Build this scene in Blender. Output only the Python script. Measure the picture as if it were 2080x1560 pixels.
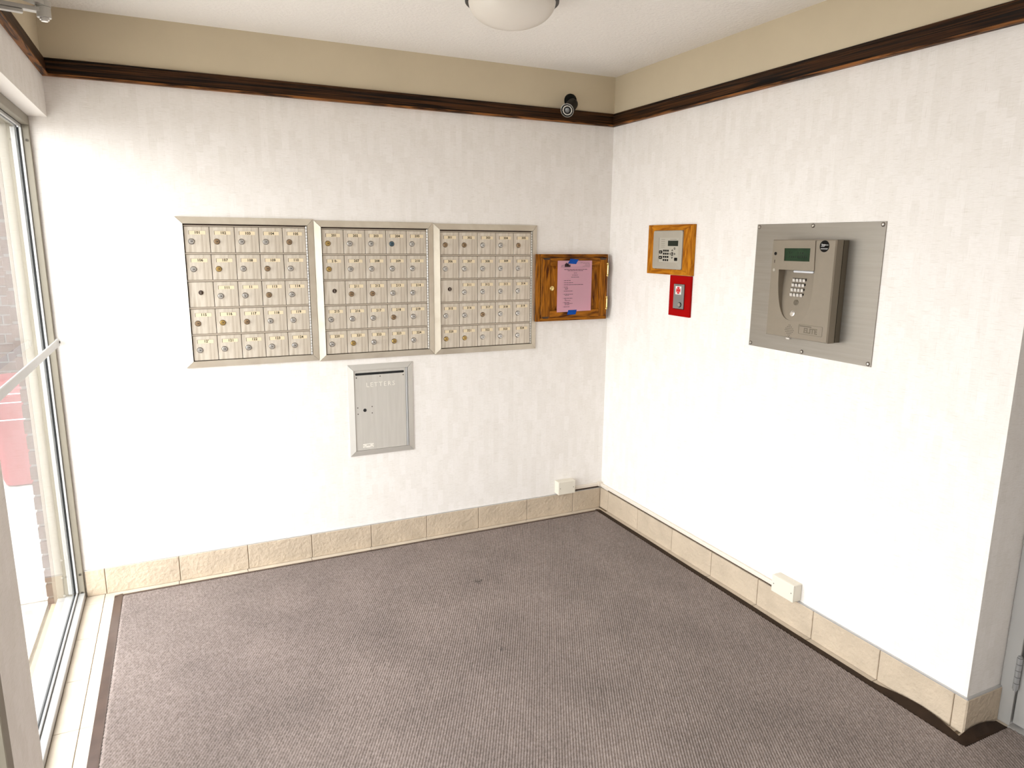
import bpy, bmesh, math, random
import numpy as np
from mathutils import Vector, Matrix

# ------------------------------------------------------------------ clear
for o in list(bpy.data.objects):
    bpy.data.objects.remove(o, do_unlink=True)
C = bpy.context.scene.collection
SC = bpy.context.scene
random.seed(7)
PI = math.pi

# ------------------------------------------------------------------ camera
CAM = Vector((-2.24645, -3.45698, 1.58520))
yaw, pitch, roll = 0.4423698, 0.1992756, 0.0085224
fwd = Vector((math.sin(yaw)*math.cos(pitch), math.cos(yaw)*math.cos(pitch), -math.sin(pitch)))
rt = Vector((math.cos(yaw), -math.sin(yaw), 0))
up = rt.cross(fwd)
r2 = math.cos(roll)*rt + math.sin(roll)*up
u2 = -math.sin(roll)*rt + math.cos(roll)*up
cd = bpy.data.cameras.new('camera')
cam = bpy.data.objects.new('camera', cd); C.objects.link(cam)
cd.sensor_fit = 'HORIZONTAL'; cd.sensor_width = 36.0
cd.lens = 1427.613/2080*36.0
cd.clip_start = 0.02
m = Matrix((r2, u2, -fwd)).transposed().to_4x4(); m.translation = CAM
cam.matrix_world = m
SC.camera = cam

# ------------------------------------------------------------------ world, exposure
w = bpy.data.worlds.new('overcast_sky'); SC.world = w; w.use_nodes = True
bg = w.node_tree.nodes['Background']
bg.inputs[0].default_value = (0.985, 0.97, 1.0, 1); bg.inputs[1].default_value = 10.0
vs = SC.view_settings
vs.view_transform = 'Standard'; vs.look = 'None'; vs.gamma = 1.0; vs.exposure = 0.06
vs.use_curve_mapping = False

def portal(name, loc, sx, sz):
    l = bpy.data.lights.new(name, 'AREA'); l.shape = 'RECTANGLE'; l.size = sx; l.size_y = sz
    l.cycles.is_portal = True
    o = bpy.data.objects.new(name, l); C.objects.link(o)
    o.location = loc
    o.rotation_euler = (PI/2, 0, -PI/2)      # -Z axis looks to +X (into the room)
    return o
portal('window_daylight_portal', (-2.792, -0.735, 1.045), 1.40, 1.98)
portal('door_daylight_portal', (-2.802, -2.72, 1.05), 1.80, 1.95)

# ------------------------------------------------------------------ dimensions
H = 2.469            # ceiling
XL = -2.664          # inner face of window wall
XW = -2.727          # room side of window frame
YE = -2.2345         # end of right wall (outside corner)
XA = 0.180           # recessed wall with the inner door
YF = -4.40           # wall behind the camera
ZB = 0.1229          # top of tile base
ZS = 2.06            # window soffit
T = 0.3048           # 12 inch tile

# ------------------------------------------------------------------ materials
def nt(name):
    m = bpy.data.materials.new(name); m.use_nodes = True
    t = m.node_tree; b = t.nodes['Principled BSDF']
    return m, t, b
def col(c): return (c[0], c[1], c[2], 1)
def plain(name, c, rough=0.5, metal=0.0, spec=0.5, var=0.0, vscale=30, bump=0.0, bscale=200):
    m, t, b = nt(name)
    b.inputs['Roughness'].default_value = rough; b.inputs['Metallic'].default_value = metal
    b.inputs['Specular IOR Level'].default_value = spec
    if var > 0:
        tc = t.nodes.new('ShaderNodeTexCoord'); n = t.nodes.new('ShaderNodeTexNoise')
        n.inputs['Scale'].default_value = vscale; n.inputs['Detail'].default_value = 4
        t.links.new(tc.outputs['Object'], n.inputs['Vector'])
        r = t.nodes.new('ShaderNodeValToRGB')
        r.color_ramp.elements[0].position = 0.3; r.color_ramp.elements[1].position = 0.7
        r.color_ramp.elements[0].color = col([x*(1-var) for x in c])
        r.color_ramp.elements[1].color = col([min(1, x*(1+var)) for x in c])
        t.links.new(n.outputs['Fac'], r.inputs['Fac']); t.links.new(r.outputs['Color'], b.inputs['Base Color'])
    else:
        b.inputs['Base Color'].default_value = col(c)
    if bump > 0:
        tc = t.nodes.new('ShaderNodeTexCoord'); n = t.nodes.new('ShaderNodeTexNoise')
        n.inputs['Scale'].default_value = bscale; n.inputs['Detail'].default_value = 3
        t.links.new(tc.outputs['Object'], n.inputs['Vector'])
        bp = t.nodes.new('ShaderNodeBump'); bp.inputs['Strength'].default_value = bump
        bp.inputs['Distance'].default_value = 0.004
        t.links.new(n.outputs['Fac'], bp.inputs['Height']); t.links.new(bp.outputs['Normal'], b.inputs['Normal'])
    return m

def streaky(name, c1, c2, scale, rough=0.4, metal=0.0, spec=0.5, lo=0.35, hi=0.65, detail=5, bump=0.0, dist=0.6):
    """noise stretched along an axis: brushed metal, wood grain"""
    m, t, b = nt(name)
    tc = t.nodes.new('ShaderNodeTexCoord'); mp = t.nodes.new('ShaderNodeMapping')
    mp.inputs['Scale'].default_value = scale
    n = t.nodes.new('ShaderNodeTexNoise'); n.inputs['Scale'].default_value = 1.0
    n.inputs['Detail'].default_value = detail; n.inputs['Distortion'].default_value = dist
    t.links.new(tc.outputs['Object'], mp.inputs['Vector']); t.links.new(mp.outputs['Vector'], n.inputs['Vector'])
    r = t.nodes.new('ShaderNodeValToRGB')
    r.color_ramp.elements[0].position = lo; r.color_ramp.elements[1].position = hi
    r.color_ramp.elements[0].color = col(c1); r.color_ramp.elements[1].color = col(c2)
    t.links.new(n.outputs['Fac'], r.inputs['Fac']); t.links.new(r.outputs['Color'], b.inputs['Base Color'])
    b.inputs['Roughness'].default_value = rough; b.inputs['Metallic'].default_value = metal
    b.inputs['Specular IOR Level'].default_value = spec
    if bump > 0:
        bp = t.nodes.new('ShaderNodeBump'); bp.inputs['Strength'].default_value = bump; bp.inputs['Distance'].default_value = 0.002
        t.links.new(n.outputs['Fac'], bp.inputs['Height']); t.links.new(bp.outputs['Normal'], b.inputs['Normal'])
    return m

def wallpaper():
    m, t, b = nt('linen_wallpaper')
    L = t.links.new
    g = t.nodes.new('ShaderNodeNewGeometry'); s = t.nodes.new('ShaderNodeSeparateXYZ'); L(g.outputs['Position'], s.inputs[0])
    a = t.nodes.new('ShaderNodeMath'); a.operation = 'ADD'; L(s.outputs['X'], a.inputs[0]); L(s.outputs['Y'], a.inputs[1])
    cv = t.nodes.new('ShaderNodeCombineXYZ'); L(a.outputs[0], cv.inputs['X']); L(s.outputs['Z'], cv.inputs['Y'])
    def noise(sx, sy, det=2, off=0):
        mp = t.nodes.new('ShaderNodeMapping'); mp.inputs['Scale'].default_value = (sx, sy, 1); mp.inputs['Location'].default_value = (off, off*1.7, 0)
        L(cv.outputs[0], mp.inputs['Vector'])
        n = t.nodes.new('ShaderNodeTexNoise'); n.inputs['Scale'].default_value = 1; n.inputs['Detail'].default_value = det
        L(mp.outputs[0], n.inputs['Vector']); return n.outputs['Fac']
    def rng(v, a0, a1, b0, b1):
        n = t.nodes.new('ShaderNodeMapRange'); n.inputs[1].default_value = a0; n.inputs[2].default_value = a1
        n.inputs[3].default_value = b0; n.inputs[4].default_value = b1; L(v, n.inputs[0]); return n.outputs[0]
    def mul(x, y):
        n = t.nodes.new('ShaderNodeMath'); n.operation = 'MULTIPLY'; L(x, n.inputs[0]); L(y, n.inputs[1]); return n.outputs[0]
    # woven patches: brick texture with random brick tone
    mp = t.nodes.new('ShaderNodeMapping'); mp.inputs['Rotation'].default_value = (0, 0, PI/2); L(cv.outputs[0], mp.inputs['Vector'])
    bk = t.nodes.new('ShaderNodeTexBrick'); bk.inputs['Scale'].default_value = 1.0
    bk.inputs['Brick Width'].default_value = 0.085; bk.inputs['Row Height'].default_value = 0.030
    bk.inputs['Mortar Size'].default_value = 0.0; bk.inputs['Color1'].default_value = (0.952, 0.952, 0.952, 1); bk.inputs['Color2'].default_value = (1, 1, 1, 1)
    bk.offset = 0.37; L(mp.outputs[0], bk.inputs['Vector'])
    hz = rng(noise(22, 430, 3, 3), 0.57, 0.73, 1.0, 0.86)     # horizontal slubs
    hz2 = rng(noise(60, 900, 2, 9), 0.3, 0.7, 1.03, 0.95)
    vt = rng(noise(330, 16, 3, 5), 0.60, 0.75, 1.0, 0.91)     # vertical slubs
    big = rng(noise(14, 7, 2, 1), 0.3, 0.7, 0.985, 1.01)
    k = mul(mul(mul(hz, vt), mul(big, hz2)), bk.outputs['Color'])
    mx = t.nodes.new('ShaderNodeMix'); mx.data_type = 'RGBA'; mx.blend_type = 'MULTIPLY'; mx.inputs[0].default_value = 1
    mx.inputs[6].default_value = col((0.86, 0.82, 0.785)); cc = t.nodes.new('ShaderNodeCombineColor')
    L(k, cc.inputs[0])
    p1 = t.nodes.new('ShaderNodeMath'); p1.operation = 'POWER'; p1.inputs[1].default_value = 1.08; L(k, p1.inputs[0]); L(p1.outputs[0], cc.inputs[1])
    p2 = t.nodes.new('ShaderNodeMath'); p2.operation = 'POWER'; p2.inputs[1].default_value = 1.35; L(k, p2.inputs[0]); L(p2.outputs[0], cc.inputs[2])
    L(cc.outputs[0], mx.inputs[7]); L(mx.outputs[2], b.inputs['Base Color'])
    b.inputs['Roughness'].default_value = 0.75; b.inputs['Specular IOR Level'].default_value = 0.2
    bp = t.nodes.new('ShaderNodeBump'); bp.inputs['Strength'].default_value = 0.25; bp.inputs['Distance'].default_value = 0.001
    L(hz, bp.inputs['Height']); L(bp.outputs[0], b.inputs['Normal'])
    return m

def ceiling_mat():
    m, t, b = nt('textured_ceiling')
    tc = t.nodes.new('ShaderNodeTexCoord'); v = t.nodes.new('ShaderNodeTexVoronoi'); v.inputs['Scale'].default_value = 70
    n = t.nodes.new('ShaderNodeTexNoise'); n.inputs['Scale'].default_value = 150; n.inputs['Detail'].default_value = 4
    t.links.new(tc.outputs['Object'], v.inputs['Vector']); t.links.new(tc.outputs['Object'], n.inputs['Vector'])
    a = t.nodes.new('ShaderNodeMath'); a.operation = 'SUBTRACT'; t.links.new(n.outputs['Fac'], a.inputs[0]); t.links.new(v.outputs['Distance'], a.inputs[1])
    bp = t.nodes.new('ShaderNodeBump'); bp.inputs['Strength'].default_value = 0.32; bp.inputs['Distance'].default_value = 0.006
    t.links.new(a.outputs[0], bp.inputs['Height']); t.links.new(bp.outputs[0], b.inputs['Normal'])
    b.inputs['Base Color'].default_value = col((0.93, 0.895, 0.85)); b.inputs['Roughness'].default_value = 0.9
    b.inputs['Specular IOR Level'].default_value = 0.1
    return m

def tile_mat(name, c, bscale=75, strength=0.5):
    m, t, b = nt(name)
    g = t.nodes.new('ShaderNodeNewGeometry')
    n = t.nodes.new('ShaderNodeTexNoise'); n.inputs['Scale'].default_value = bscale; n.inputs['Detail'].default_value = 3
    n2 = t.nodes.new('ShaderNodeTexNoise'); n2.inputs['Scale'].default_value = 9; n2.inputs['Detail'].default_value = 3
    for q in (n, n2): t.links.new(g.outputs['Position'], q.inputs['Vector'])
    r = t.nodes.new('ShaderNodeValToRGB'); r.color_ramp.elements[0].position = 0.3; r.color_ramp.elements[1].position = 0.7
    r.color_ramp.elements[0].color = col([x*0.9 for x in c]); r.color_ramp.elements[1].color = col([x*1.06 for x in c])
    t.links.new(n2.outputs['Fac'], r.inputs['Fac']); t.links.new(r.outputs['Color'], b.inputs['Base Color'])
    bp = t.nodes.new('ShaderNodeBump'); bp.inputs['Strength'].default_value = strength; bp.inputs['Distance'].default_value = 0.012
    t.links.new(n.outputs['Fac'], bp.inputs['Height']); t.links.new(bp.outputs[0], b.inputs['Normal'])
    b.inputs['Roughness'].default_value = 0.55; b.inputs['Specular IOR Level'].default_value = 0.3
    return m

def glass_mat():
    m = bpy.data.materials.new('window_glass'); m.use_nodes = True; t = m.node_tree
    for n in list(t.nodes): t.nodes.remove(n)
    o = t.nodes.new('ShaderNodeOutputMaterial'); tr = t.nodes.new('ShaderNodeBsdfTransparent'); gl = t.nodes.new('ShaderNodeBsdfGlossy')
    tr.inputs[0].default_value = (0.93, 0.95, 0.94, 1); gl.inputs['Roughness'].default_value = 0.02
    # thin coated pane: reflection counted once, on the face that is met first
    fr = t.nodes.new('ShaderNodeFresnel'); fr.inputs[0].default_value = 1.32; mx = t.nodes.new('ShaderNodeMixShader')
    ge = t.nodes.new('ShaderNodeNewGeometry'); io = t.nodes.new('ShaderNodeMath'); io.operation = 'SUBTRACT'; io.inputs[0].default_value = 1.0
    t.links.new(ge.outputs['Backfacing'], io.inputs[1]); fm = t.nodes.new('ShaderNodeMath'); fm.operation = 'MULTIPLY'
    t.links.new(fr.outputs[0], fm.inputs[0]); t.links.new(io.outputs[0], fm.inputs[1])
    t.links.new(fm.outputs[0], mx.inputs[0]); t.links.new(tr.outputs[0], mx.inputs[1]); t.links.new(gl.outputs[0], mx.inputs[2])
    t.links.new(mx.outputs[0], o.inputs[0])
    return m

def carpet_mat():
    m, t, b = nt('ribbed_carpet_yarn')
    L = t.links.new
    g = t.nodes.new('ShaderNodeNewGeometry')
    n = t.nodes.new('ShaderNodeTexNoise'); n.inputs['Scale'].default_value = 110; n.inputs['Detail'].default_value = 2
    n2 = t.nodes.new('ShaderNodeTexNoise'); n2.inputs['Scale'].default_value = 3.0; n2.inputs['Detail'].default_value = 4
    L(g.outputs['Position'], n.inputs['Vector']); L(g.outputs['Position'], n2.inputs['Vector'])
    r = t.nodes.new('ShaderNodeValToRGB'); r.color_ramp.elements[0].position = 0.32; r.color_ramp.elements[1].position = 0.68
    r.color_ramp.elements[0].color = col((0.225, 0.183, 0.164)); r.color_ramp.elements[1].color = col((0.37, 0.307, 0.279))
    L(n.outputs['Fac'], r.inputs['Fac'])
    mr = t.nodes.new('ShaderNodeMapRange'); mr.inputs[1].default_value = 0.3; mr.inputs[2].default_value = 0.7; mr.inputs[3].default_value = 0.86; mr.inputs[4].default_value = 1.1
    L(n2.outputs['Fac'], mr.inputs[0])
    prev = mr.outputs[0]
    # small spilled stains
    for (x, y, rad, dark) in ((-1.066, -0.606, 0.026, 0.45), (-1.05, -0.594, 0.016, 0.6), (-1.14, -0.565, 0.014, 0.55), (-1.197, -1.165, 0.020, 0.5), (-1.10, -0.585, 0.012, 0.6)):
        vd = t.nodes.new('ShaderNodeVectorMath'); vd.operation = 'DISTANCE'; vd.inputs[1].default_value = (x, y, 0.006); L(g.outputs['Position'], vd.inputs[0])
        ad = t.nodes.new('ShaderNodeMath'); ad.operation = 'MULTIPLY_ADD'; ad.inputs[1].default_value = 0.06; L(n.outputs['Fac'], ad.inputs[0]); L(vd.outputs['Value'], ad.inputs[2])
        q = t.nodes.new('ShaderNodeMapRange'); q.inputs[1].default_value = rad; q.inputs[2].default_value = rad+0.03; q.inputs[3].default_value = dark; q.inputs[4].default_value = 1
        L(ad.outputs[0], q.inputs[0])
        mm = t.nodes.new('ShaderNodeMath'); mm.operation = 'MULTIPLY'; L(prev, mm.inputs[0]); L(q.outputs[0], mm.inputs[1]); prev = mm.outputs[0]
    mx = t.nodes.new('ShaderNodeMix'); mx.data_type = 'RGBA'; mx.blend_type = 'MULTIPLY'; mx.inputs[0].default_value = 1
    L(r.outputs['Color'], mx.inputs[6]); L(prev, mx.inputs[7]); L(mx.outputs[2], b.inputs['Base Color'])
    b.inputs['Roughness'].default_value = 0.85; b.inputs['Specular IOR Level'].default_value = 0.25
    return m

M = {}
M['paper'] = wallpaper()
M['frieze'] = plain('beige_frieze_paint', (0.63, 0.54, 0.39), 0.7, spec=0.2, var=0.02, vscale=6)
M['ceiling'] = ceiling_mat()
M['soffit'] = plain('white_soffit', (0.80, 0.76, 0.72), 0.6, spec=0.2)
M['grout'] = plain('tile_grout', (0.34, 0.26, 0.17), 0.9, spec=0.1)
M['base_tile'] = tile_mat('rough_sand_tile', (0.54, 0.44, 0.33), 62, 0.42)
M['floor_tile'] = tile_mat('cream_floor_tile', (0.60, 0.52, 0.42), 30, 0.15)
M['alu'] = plain('window_aluminium', (0.235, 0.208, 0.160), 0.5, metal=0.15, var=0.03, vscale=8)
M['alu_bright'] = plain('bright_aluminium', (0.47, 0.465, 0.455), 0.4, metal=0.3)
M['alu_tan'] = plain('tan_frame_paint', (0.155, 0.122, 0.09), 0.6, var=0.03, vscale=8)
M['black'] = plain('black_rubber', (0.012, 0.012, 0.012), 0.6)
M['glass'] = glass_mat()
M['screw'] = plain('dark_screw', (0.10, 0.085, 0.065), 0.4, metal=0.7)
M['steel_screw'] = plain('steel_screw', (0.5, 0.47, 0.42), 0.3, metal=0.9)
M['carpet'] = carpet_mat()
M['vinyl'] = plain('brown_vinyl_edging', (0.070, 0.043, 0.033), 0.28, spec=0.5, var=0.2, vscale=15)
M['flap'] = plain('dark_rubber_flap', (0.030, 0.017, 0.010), 0.6, spec=0.15, var=0.25, vscale=20)
M['box_metal'] = streaky('champagne_mailbox_metal', (0.49, 0.415, 0.325), (0.68, 0.61, 0.515), (55, 55, 6), 0.42, 0.25, bump=0.02)
M['frame_metal'] = streaky('champagne_frame_metal', (0.57, 0.50, 0.40), (0.66, 0.595, 0.49), (8, 8, 8), 0.38, 0.4)
M['rail_metal'] = plain('mailbox_rail_metal', (0.44, 0.375, 0.30), 0.4, metal=0.3)
M['plate'] = plain('cream_number_card', (0.74, 0.62, 0.42), 0.6, var=0.05, vscale=20)
M['ink'] = plain('black_ink', (0.008, 0.007, 0.006), 0.7, spec=0.1)
M['nickel'] = plain('nickel_lock', (0.62, 0.60, 0.57), 0.28, metal=0.85)
M['brass'] = plain('worn_brass_lock', (0.55, 0.38, 0.14), 0.32, metal=0.85)
M['bronze'] = plain('dull_bronze_lock', (0.36, 0.25, 0.15), 0.4, metal=0.8)
M['steel_blue'] = plain('blued_steel_lock', (0.10, 0.16, 0.20), 0.3, metal=0.7)
M['drop_metal'] = streaky('grey_drop_box_metal', (0.56, 0.53, 0.48), (0.60, 0.57, 0.52), (60, 60, 4), 0.45, 0.25)
M['drop_frame'] = plain('silver_drop_frame', (0.60, 0.575, 0.53), 0.4, metal=0.4)
M['emboss'] = plain('bright_embossed_lettering', (0.83, 0.79, 0.71), 0.4, metal=0.1)
oak = ((0.065, 0.016, 0.002), (0.40, 0.140, 0.010))
M['oak_v'] = streaky('oak_vertical_grain', oak[0], oak[1], (42, 42, 5), 0.5, spec=0.10, detail=4, bump=0.05, dist=1.8)
M['oak_h'] = streaky('oak_horizontal_grain', oak[0], oak[1], (5, 42, 42), 0.5, spec=0.10, detail=4, bump=0.05, dist=1.8)
gold = ((0.25, 0.072, 0.004), (0.54, 0.210, 0.013))
M['gold_v'] = streaky('honey_oak_vertical', gold[0], gold[1], (50, 50, 8), 0.6, spec=0.08, detail=4, dist=1.6)
M['gold_h'] = streaky('honey_oak_horizontal', gold[0], gold[1], (8, 50, 50), 0.6, spec=0.08, detail=4, dist=1.6)
dk = ((0.006, 0.003, 0.002), (0.082, 0.032, 0.010))
M['rail_x'] = streaky('dark_walnut_rail_x', dk[0], dk[1], (2.0, 120, 120), 0.5, spec=0.15, detail=5, dist=1.2, lo=0.42, hi=0.68)
M['rail_y'] = streaky('dark_walnut_rail_y', dk[0], dk[1], (120, 2.0, 120), 0.5, spec=0.15, detail=5, dist=1.2, lo=0.42, hi=0.68)
bd = ((0.030, 0.013, 0.006), (0.29, 0.115, 0.035))
M['bead_x'] = streaky('worn_walnut_bead_x', bd[0], bd[1], (5, 60, 60), 0.5, spec=0.15, detail=3, dist=1.0, lo=0.40, hi=0.58)
M['bead_y'] = streaky('worn_walnut_bead_y', bd[0], bd[1], (60, 5, 60), 0.5, spec=0.15, detail=3, dist=1.0, lo=0.40, hi=0.58)
M['knot'] = plain('dark_wood_notch', (0.035, 0.014, 0.005), 0.5)
M['brass_bright'] = plain('polished_brass', (0.78, 0.60, 0.25), 0.22, metal=0.9)
M['pink'] = plain('pink_paper', (1.0, 0.60, 0.70), 0.8, spec=0.1)
M['text_grey'] = plain('printed_text', (0.22, 0.09, 0.12), 0.7)
M['tape'] = plain('blue_masking_tape', (0.004, 0.065, 0.34), 0.7, spec=0.15, var=0.1, vscale=60)
M['panel_grey'] = plain('putty_plastic', (0.40, 0.36, 0.295), 0.55, spec=0.25, var=0.03, vscale=20)
M['panel_face'] = plain('keypad_overlay', (0.44, 0.405, 0.335), 0.55, spec=0.25)
M['panel_line'] = plain('keypad_caption', (0.17, 0.15, 0.12), 0.6)
M['lcd_dark'] = plain('dark_lcd', (0.010, 0.016, 0.009), 0.35, spec=0.3)
M['red'] = plain('fire_red_enamel', (0.33, 0.0012, 0.0012), 0.6, spec=0.06, var=0.04, vscale=12)
M['grey_metal'] = plain('grey_key_switch_plate', (0.23, 0.22, 0.21), 0.45, metal=0.3)
M['white'] = plain('white_sticker', (0.85, 0.83, 0.80), 0.5)
M['red_print'] = plain('red_emblem_print', (0.60, 0.012, 0.02), 0.5)
M['ss'] = streaky('brushed_stainless_plate', (0.275, 0.248, 0.214), (0.30, 0.272, 0.235), (4, 4, 90), 0.36, 0.6)
M['icom'] = plain('taupe_intercom_enamel', (0.225, 0.187, 0.140), 0.42, metal=0.25, var=0.02, vscale=40, bump=0.03, bscale=900)
M['icom_side'] = plain('dark_taupe_case', (0.12, 0.098, 0.068), 0.5, metal=0.2)
M['lcd_green'] = plain('green_lcd', (0.008, 0.028, 0.008), 0.4, spec=0.2, var=0.25, vscale=60)
M['lcd_ink'] = plain('lcd_characters', (0.003, 0.009, 0.003), 0.4, spec=0.2)
M['chrome'] = plain('chrome_key', (0.75, 0.73, 0.70), 0.18, metal=0.95)
M['lens_white'] = plain('keypad_lamp_diffuser', (0.80, 0.80, 0.82), 0.3)
M['jbox'] = plain('ivory_plastic', (0.72, 0.67, 0.57), 0.5)
M['raceway'] = plain('ivory_raceway', (0.74, 0.67, 0.58), 0.5)
M['cap'] = plain('grey_metal_cap', (0.55, 0.54, 0.53), 0.35, metal=0.5)
M['camblack'] = plain('black_camera_body', (0.004, 0.004, 0.004), 0.5, spec=0.15)
M['camgrey'] = plain('camera_ring', (0.28, 0.27, 0.25), 0.35, metal=0.4)
M['lens'] = plain('camera_lens', (0.16, 0.16, 0.16), 0.15, metal=0.2)
M['led'] = plain('infrared_led', (0.60, 0.56, 0.50), 0.3, metal=0.4)
M['rim'] = plain('black_bronze_rim', (0.015, 0.012, 0.010), 0.35)
M['dome'] = plain('frosted_glass_dome', (0.80, 0.75, 0.68), 0.30, spec=0.5)
M['doorgrey'] = plain('grey_door_paint', (0.38, 0.365, 0.345), 0.45, metal=0.1, var=0.02, vscale=10)
M['hinge'] = plain('grey_steel_hinge', (0.42, 0.42, 0.42), 0.35, metal=0.6)
M['closer'] = plain('silver_door_closer', (0.45, 0.43, 0.39), 0.38, metal=0.55)
M['mortar'] = plain('pale_mortar', (0.125, 0.112, 0.104), 0.9, spec=0.1)
M['brick_a'] = plain('red_brown_brick', (0.050, 0.023, 0.018), 0.9, spec=0.1, var=0.12, vscale=25)
M['brick_b'] = plain('rosy_brick', (0.058, 0.027, 0.021), 0.9, spec=0.1, var=0.12, vscale=25)
M['stone'] = tile_mat('pale_paving_stone', (0.42, 0.40, 0.37), 22, 0.7)
M['joint'] = plain('paving_joint', (0.14, 0.12, 0.095), 0.95, spec=0.1)
M['bin'] = plain('red_bin_plastic', (0.17, 0.008, 0.016), 0.5)
M['bin_line'] = plain('white_bin_outline', (0.7, 0.6, 0.6), 0.5)

# ------------------------------------------------------------------ mesh helpers
def B(): return bmesh.new()
def box(bm, x0, x1, y0, y1, z0, z1, bev=0.0, mi=0, seg=1):
    if x0 > x1: x0, x1 = x1, x0
    if y0 > y1: y0, y1 = y1, y0
    if z0 > z1: z0, z1 = z1, z0
    vs = [bm.verts.new(p) for p in ((x0,y0,z0),(x1,y0,z0),(x1,y1,z0),(x0,y1,z0),(x0,y0,z1),(x1,y0,z1),(x1,y1,z1),(x0,y1,z1))]
    fs = [bm.faces.new([vs[i] for i in q]) for q in ((3,2,1,0),(4,5,6,7),(0,1,5,4),(1,2,6,5),(2,3,7,6),(3,0,4,7))]
    for f in fs: f.material_index = mi
    if bev > 0:
        es = list({e for f in fs for e in f.edges})
        r = bmesh.ops.bevel(bm, geom=es, offset=bev, segments=seg, profile=0.5, affect='EDGES', clamp_overlap=True)
        for f in r['faces']: f.material_index = mi
    return fs
def prism(bm, poly, y0, y1, mi=0):
    """poly in (x,z), extruded along y from y0 (front, towards -y) to y1"""
    a = [bm.verts.new((p[0], y0, p[1])) for p in poly]; b = [bm.verts.new((p[0], y1, p[1])) for p in poly]
    n = len(poly); fs = [bm.faces.new(a), bm.faces.new(b[::-1])]
    for i in range(n): fs.append(bm.faces.new((a[i], b[i], b[(i+1) % n], a[(i+1) % n])))
    for f in fs: f.material_index = mi
    return fs
def extr(bm, prof, axis, a, b):
    """profile points as 2D, extruded along 'x' (prof=(y,z)) or 'y' (prof=(x,z)) or 'z' (prof=(x,y))"""
    def P(q, t): return {'x': (t, q[0], q[1]), 'y': (q[0], t, q[1]), 'z': (q[0], q[1], t)}[axis]
    A = [bm.verts.new(P(q, a)) for q in prof]; Bv = [bm.verts.new(P(q, b)) for q in prof]
    n = len(prof); bm.faces.new(A); bm.faces.new(Bv[::-1])
    for i in range(n): bm.faces.new((A[i], Bv[i], Bv[(i+1) % n], A[(i+1) % n]))
def cyl(bm, c, ax, r, d, seg=20, r2=None, mi=0):
    """cylinder/cone from c along unit axis ax, length d"""
    ax = Vector(ax).normalized(); c = Vector(c); r2 = r if r2 is None else r2
    t = Vector((0, 0, 1)) if abs(ax.z) < 0.9 else Vector((1, 0, 0))
    u = ax.cross(t).normalized(); v = ax.cross(u)
    a = [bm.verts.new(c + (u*math.cos(i*2*PI/seg)+v*math.sin(i*2*PI/seg))*r) for i in range(seg)]
    b = [bm.verts.new(c + ax*d + (u*math.cos(i*2*PI/seg)+v*math.sin(i*2*PI/seg))*r2) for i in range(seg)]
    fs = [bm.faces.new(a), bm.faces.new(b[::-1])]
    for i in range(seg): fs.append(bm.faces.new((a[i], b[i], b[(i+1) % seg], a[(i+1) % seg])))
    for f in fs: f.material_index = mi
    return fs
def lathe(bm, prof, c, ax, seg=32, mi=0):
    """prof: list of (radius, distance along ax)"""
    ax = Vector(ax).normalized(); c = Vector(c)
    t = Vector((0, 0, 1)) if abs(ax.z) < 0.9 else Vector((1, 0, 0))
    u = ax.cross(t).normalized(); v = ax.cross(u); rings = []
    for (r, h) in prof:
        if r < 1e-6: rings.append([bm.verts.new(c + ax*h)])
        else: rings.append([bm.verts.new(c + ax*h + (u*math.cos(i*2*PI/seg)+v*math.sin(i*2*PI/seg))*r) for i in range(seg)])
    for k in range(len(rings)-1):
        p, q = rings[k], rings[k+1]
        for i in range(seg):
            j = (i+1) % seg
            if len(p) == 1 and len(q) == 1: continue
            if len(p) == 1: f = bm.faces.new((p[0], q[j], q[i]))
            elif len(q) == 1: f = bm.faces.new((p[i], p[j], q[0]))
            else: f = bm.faces.new((p[i], p[j], q[j], q[i]))
            f.material_index = mi
def rrect(x0, x1, z0, z1, r, n=4):
    pts = []
    for (cx, cz, a0) in ((x1-r, z1-r, 0), (x0+r, z1-r, PI/2), (x0+r, z0+r, PI), (x1-r, z0+r, 3*PI/2)):
        for i in range(n+1):
            a = a0 + i*PI/2/n; pts.append((cx+r*math.cos(a), cz+r*math.sin(a)))
    return pts
def ring(bm, outer, inner, y0, y1, mi=0):
    """plate with a hole; outer and inner polys (x,z) with the same count"""
    n = len(outer)
    V = [[bm.verts.new((p[0], y, p[1])) for p in poly] for poly in (outer, inner) for y in (y0, y1)]
    of, ob, i_f, ib = V
    for i in range(n):
        j = (i+1) % n
        for q in ((of[i], of[j], i_f[j], i_f[i]), (ob[j], ob[i], ib[i], ib[j]), (of[j], of[i], ob[i], ob[j]), (i_f[i], i_f[j], ib[j], ib[i])):
            f = bm.faces.new(q); f.material_index = mi
def resample(poly, n, start=0):
    P = [Vector(p) for p in poly]; P.append(P[0]); L = [0]
    for i in range(len(P)-1): L.append(L[-1]+(P[i+1]-P[i]).length)
    out = []; k = 0
    for i in range(n):
        s = L[-1]*i/n
        while k < len(L)-2 and L[k+1] < s: k += 1
        f = (s-L[k])/max(1e-9, L[k+1]-L[k]); q = P[k].lerp(P[k+1], f); out.append((q.x, q.y))
    return out

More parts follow.
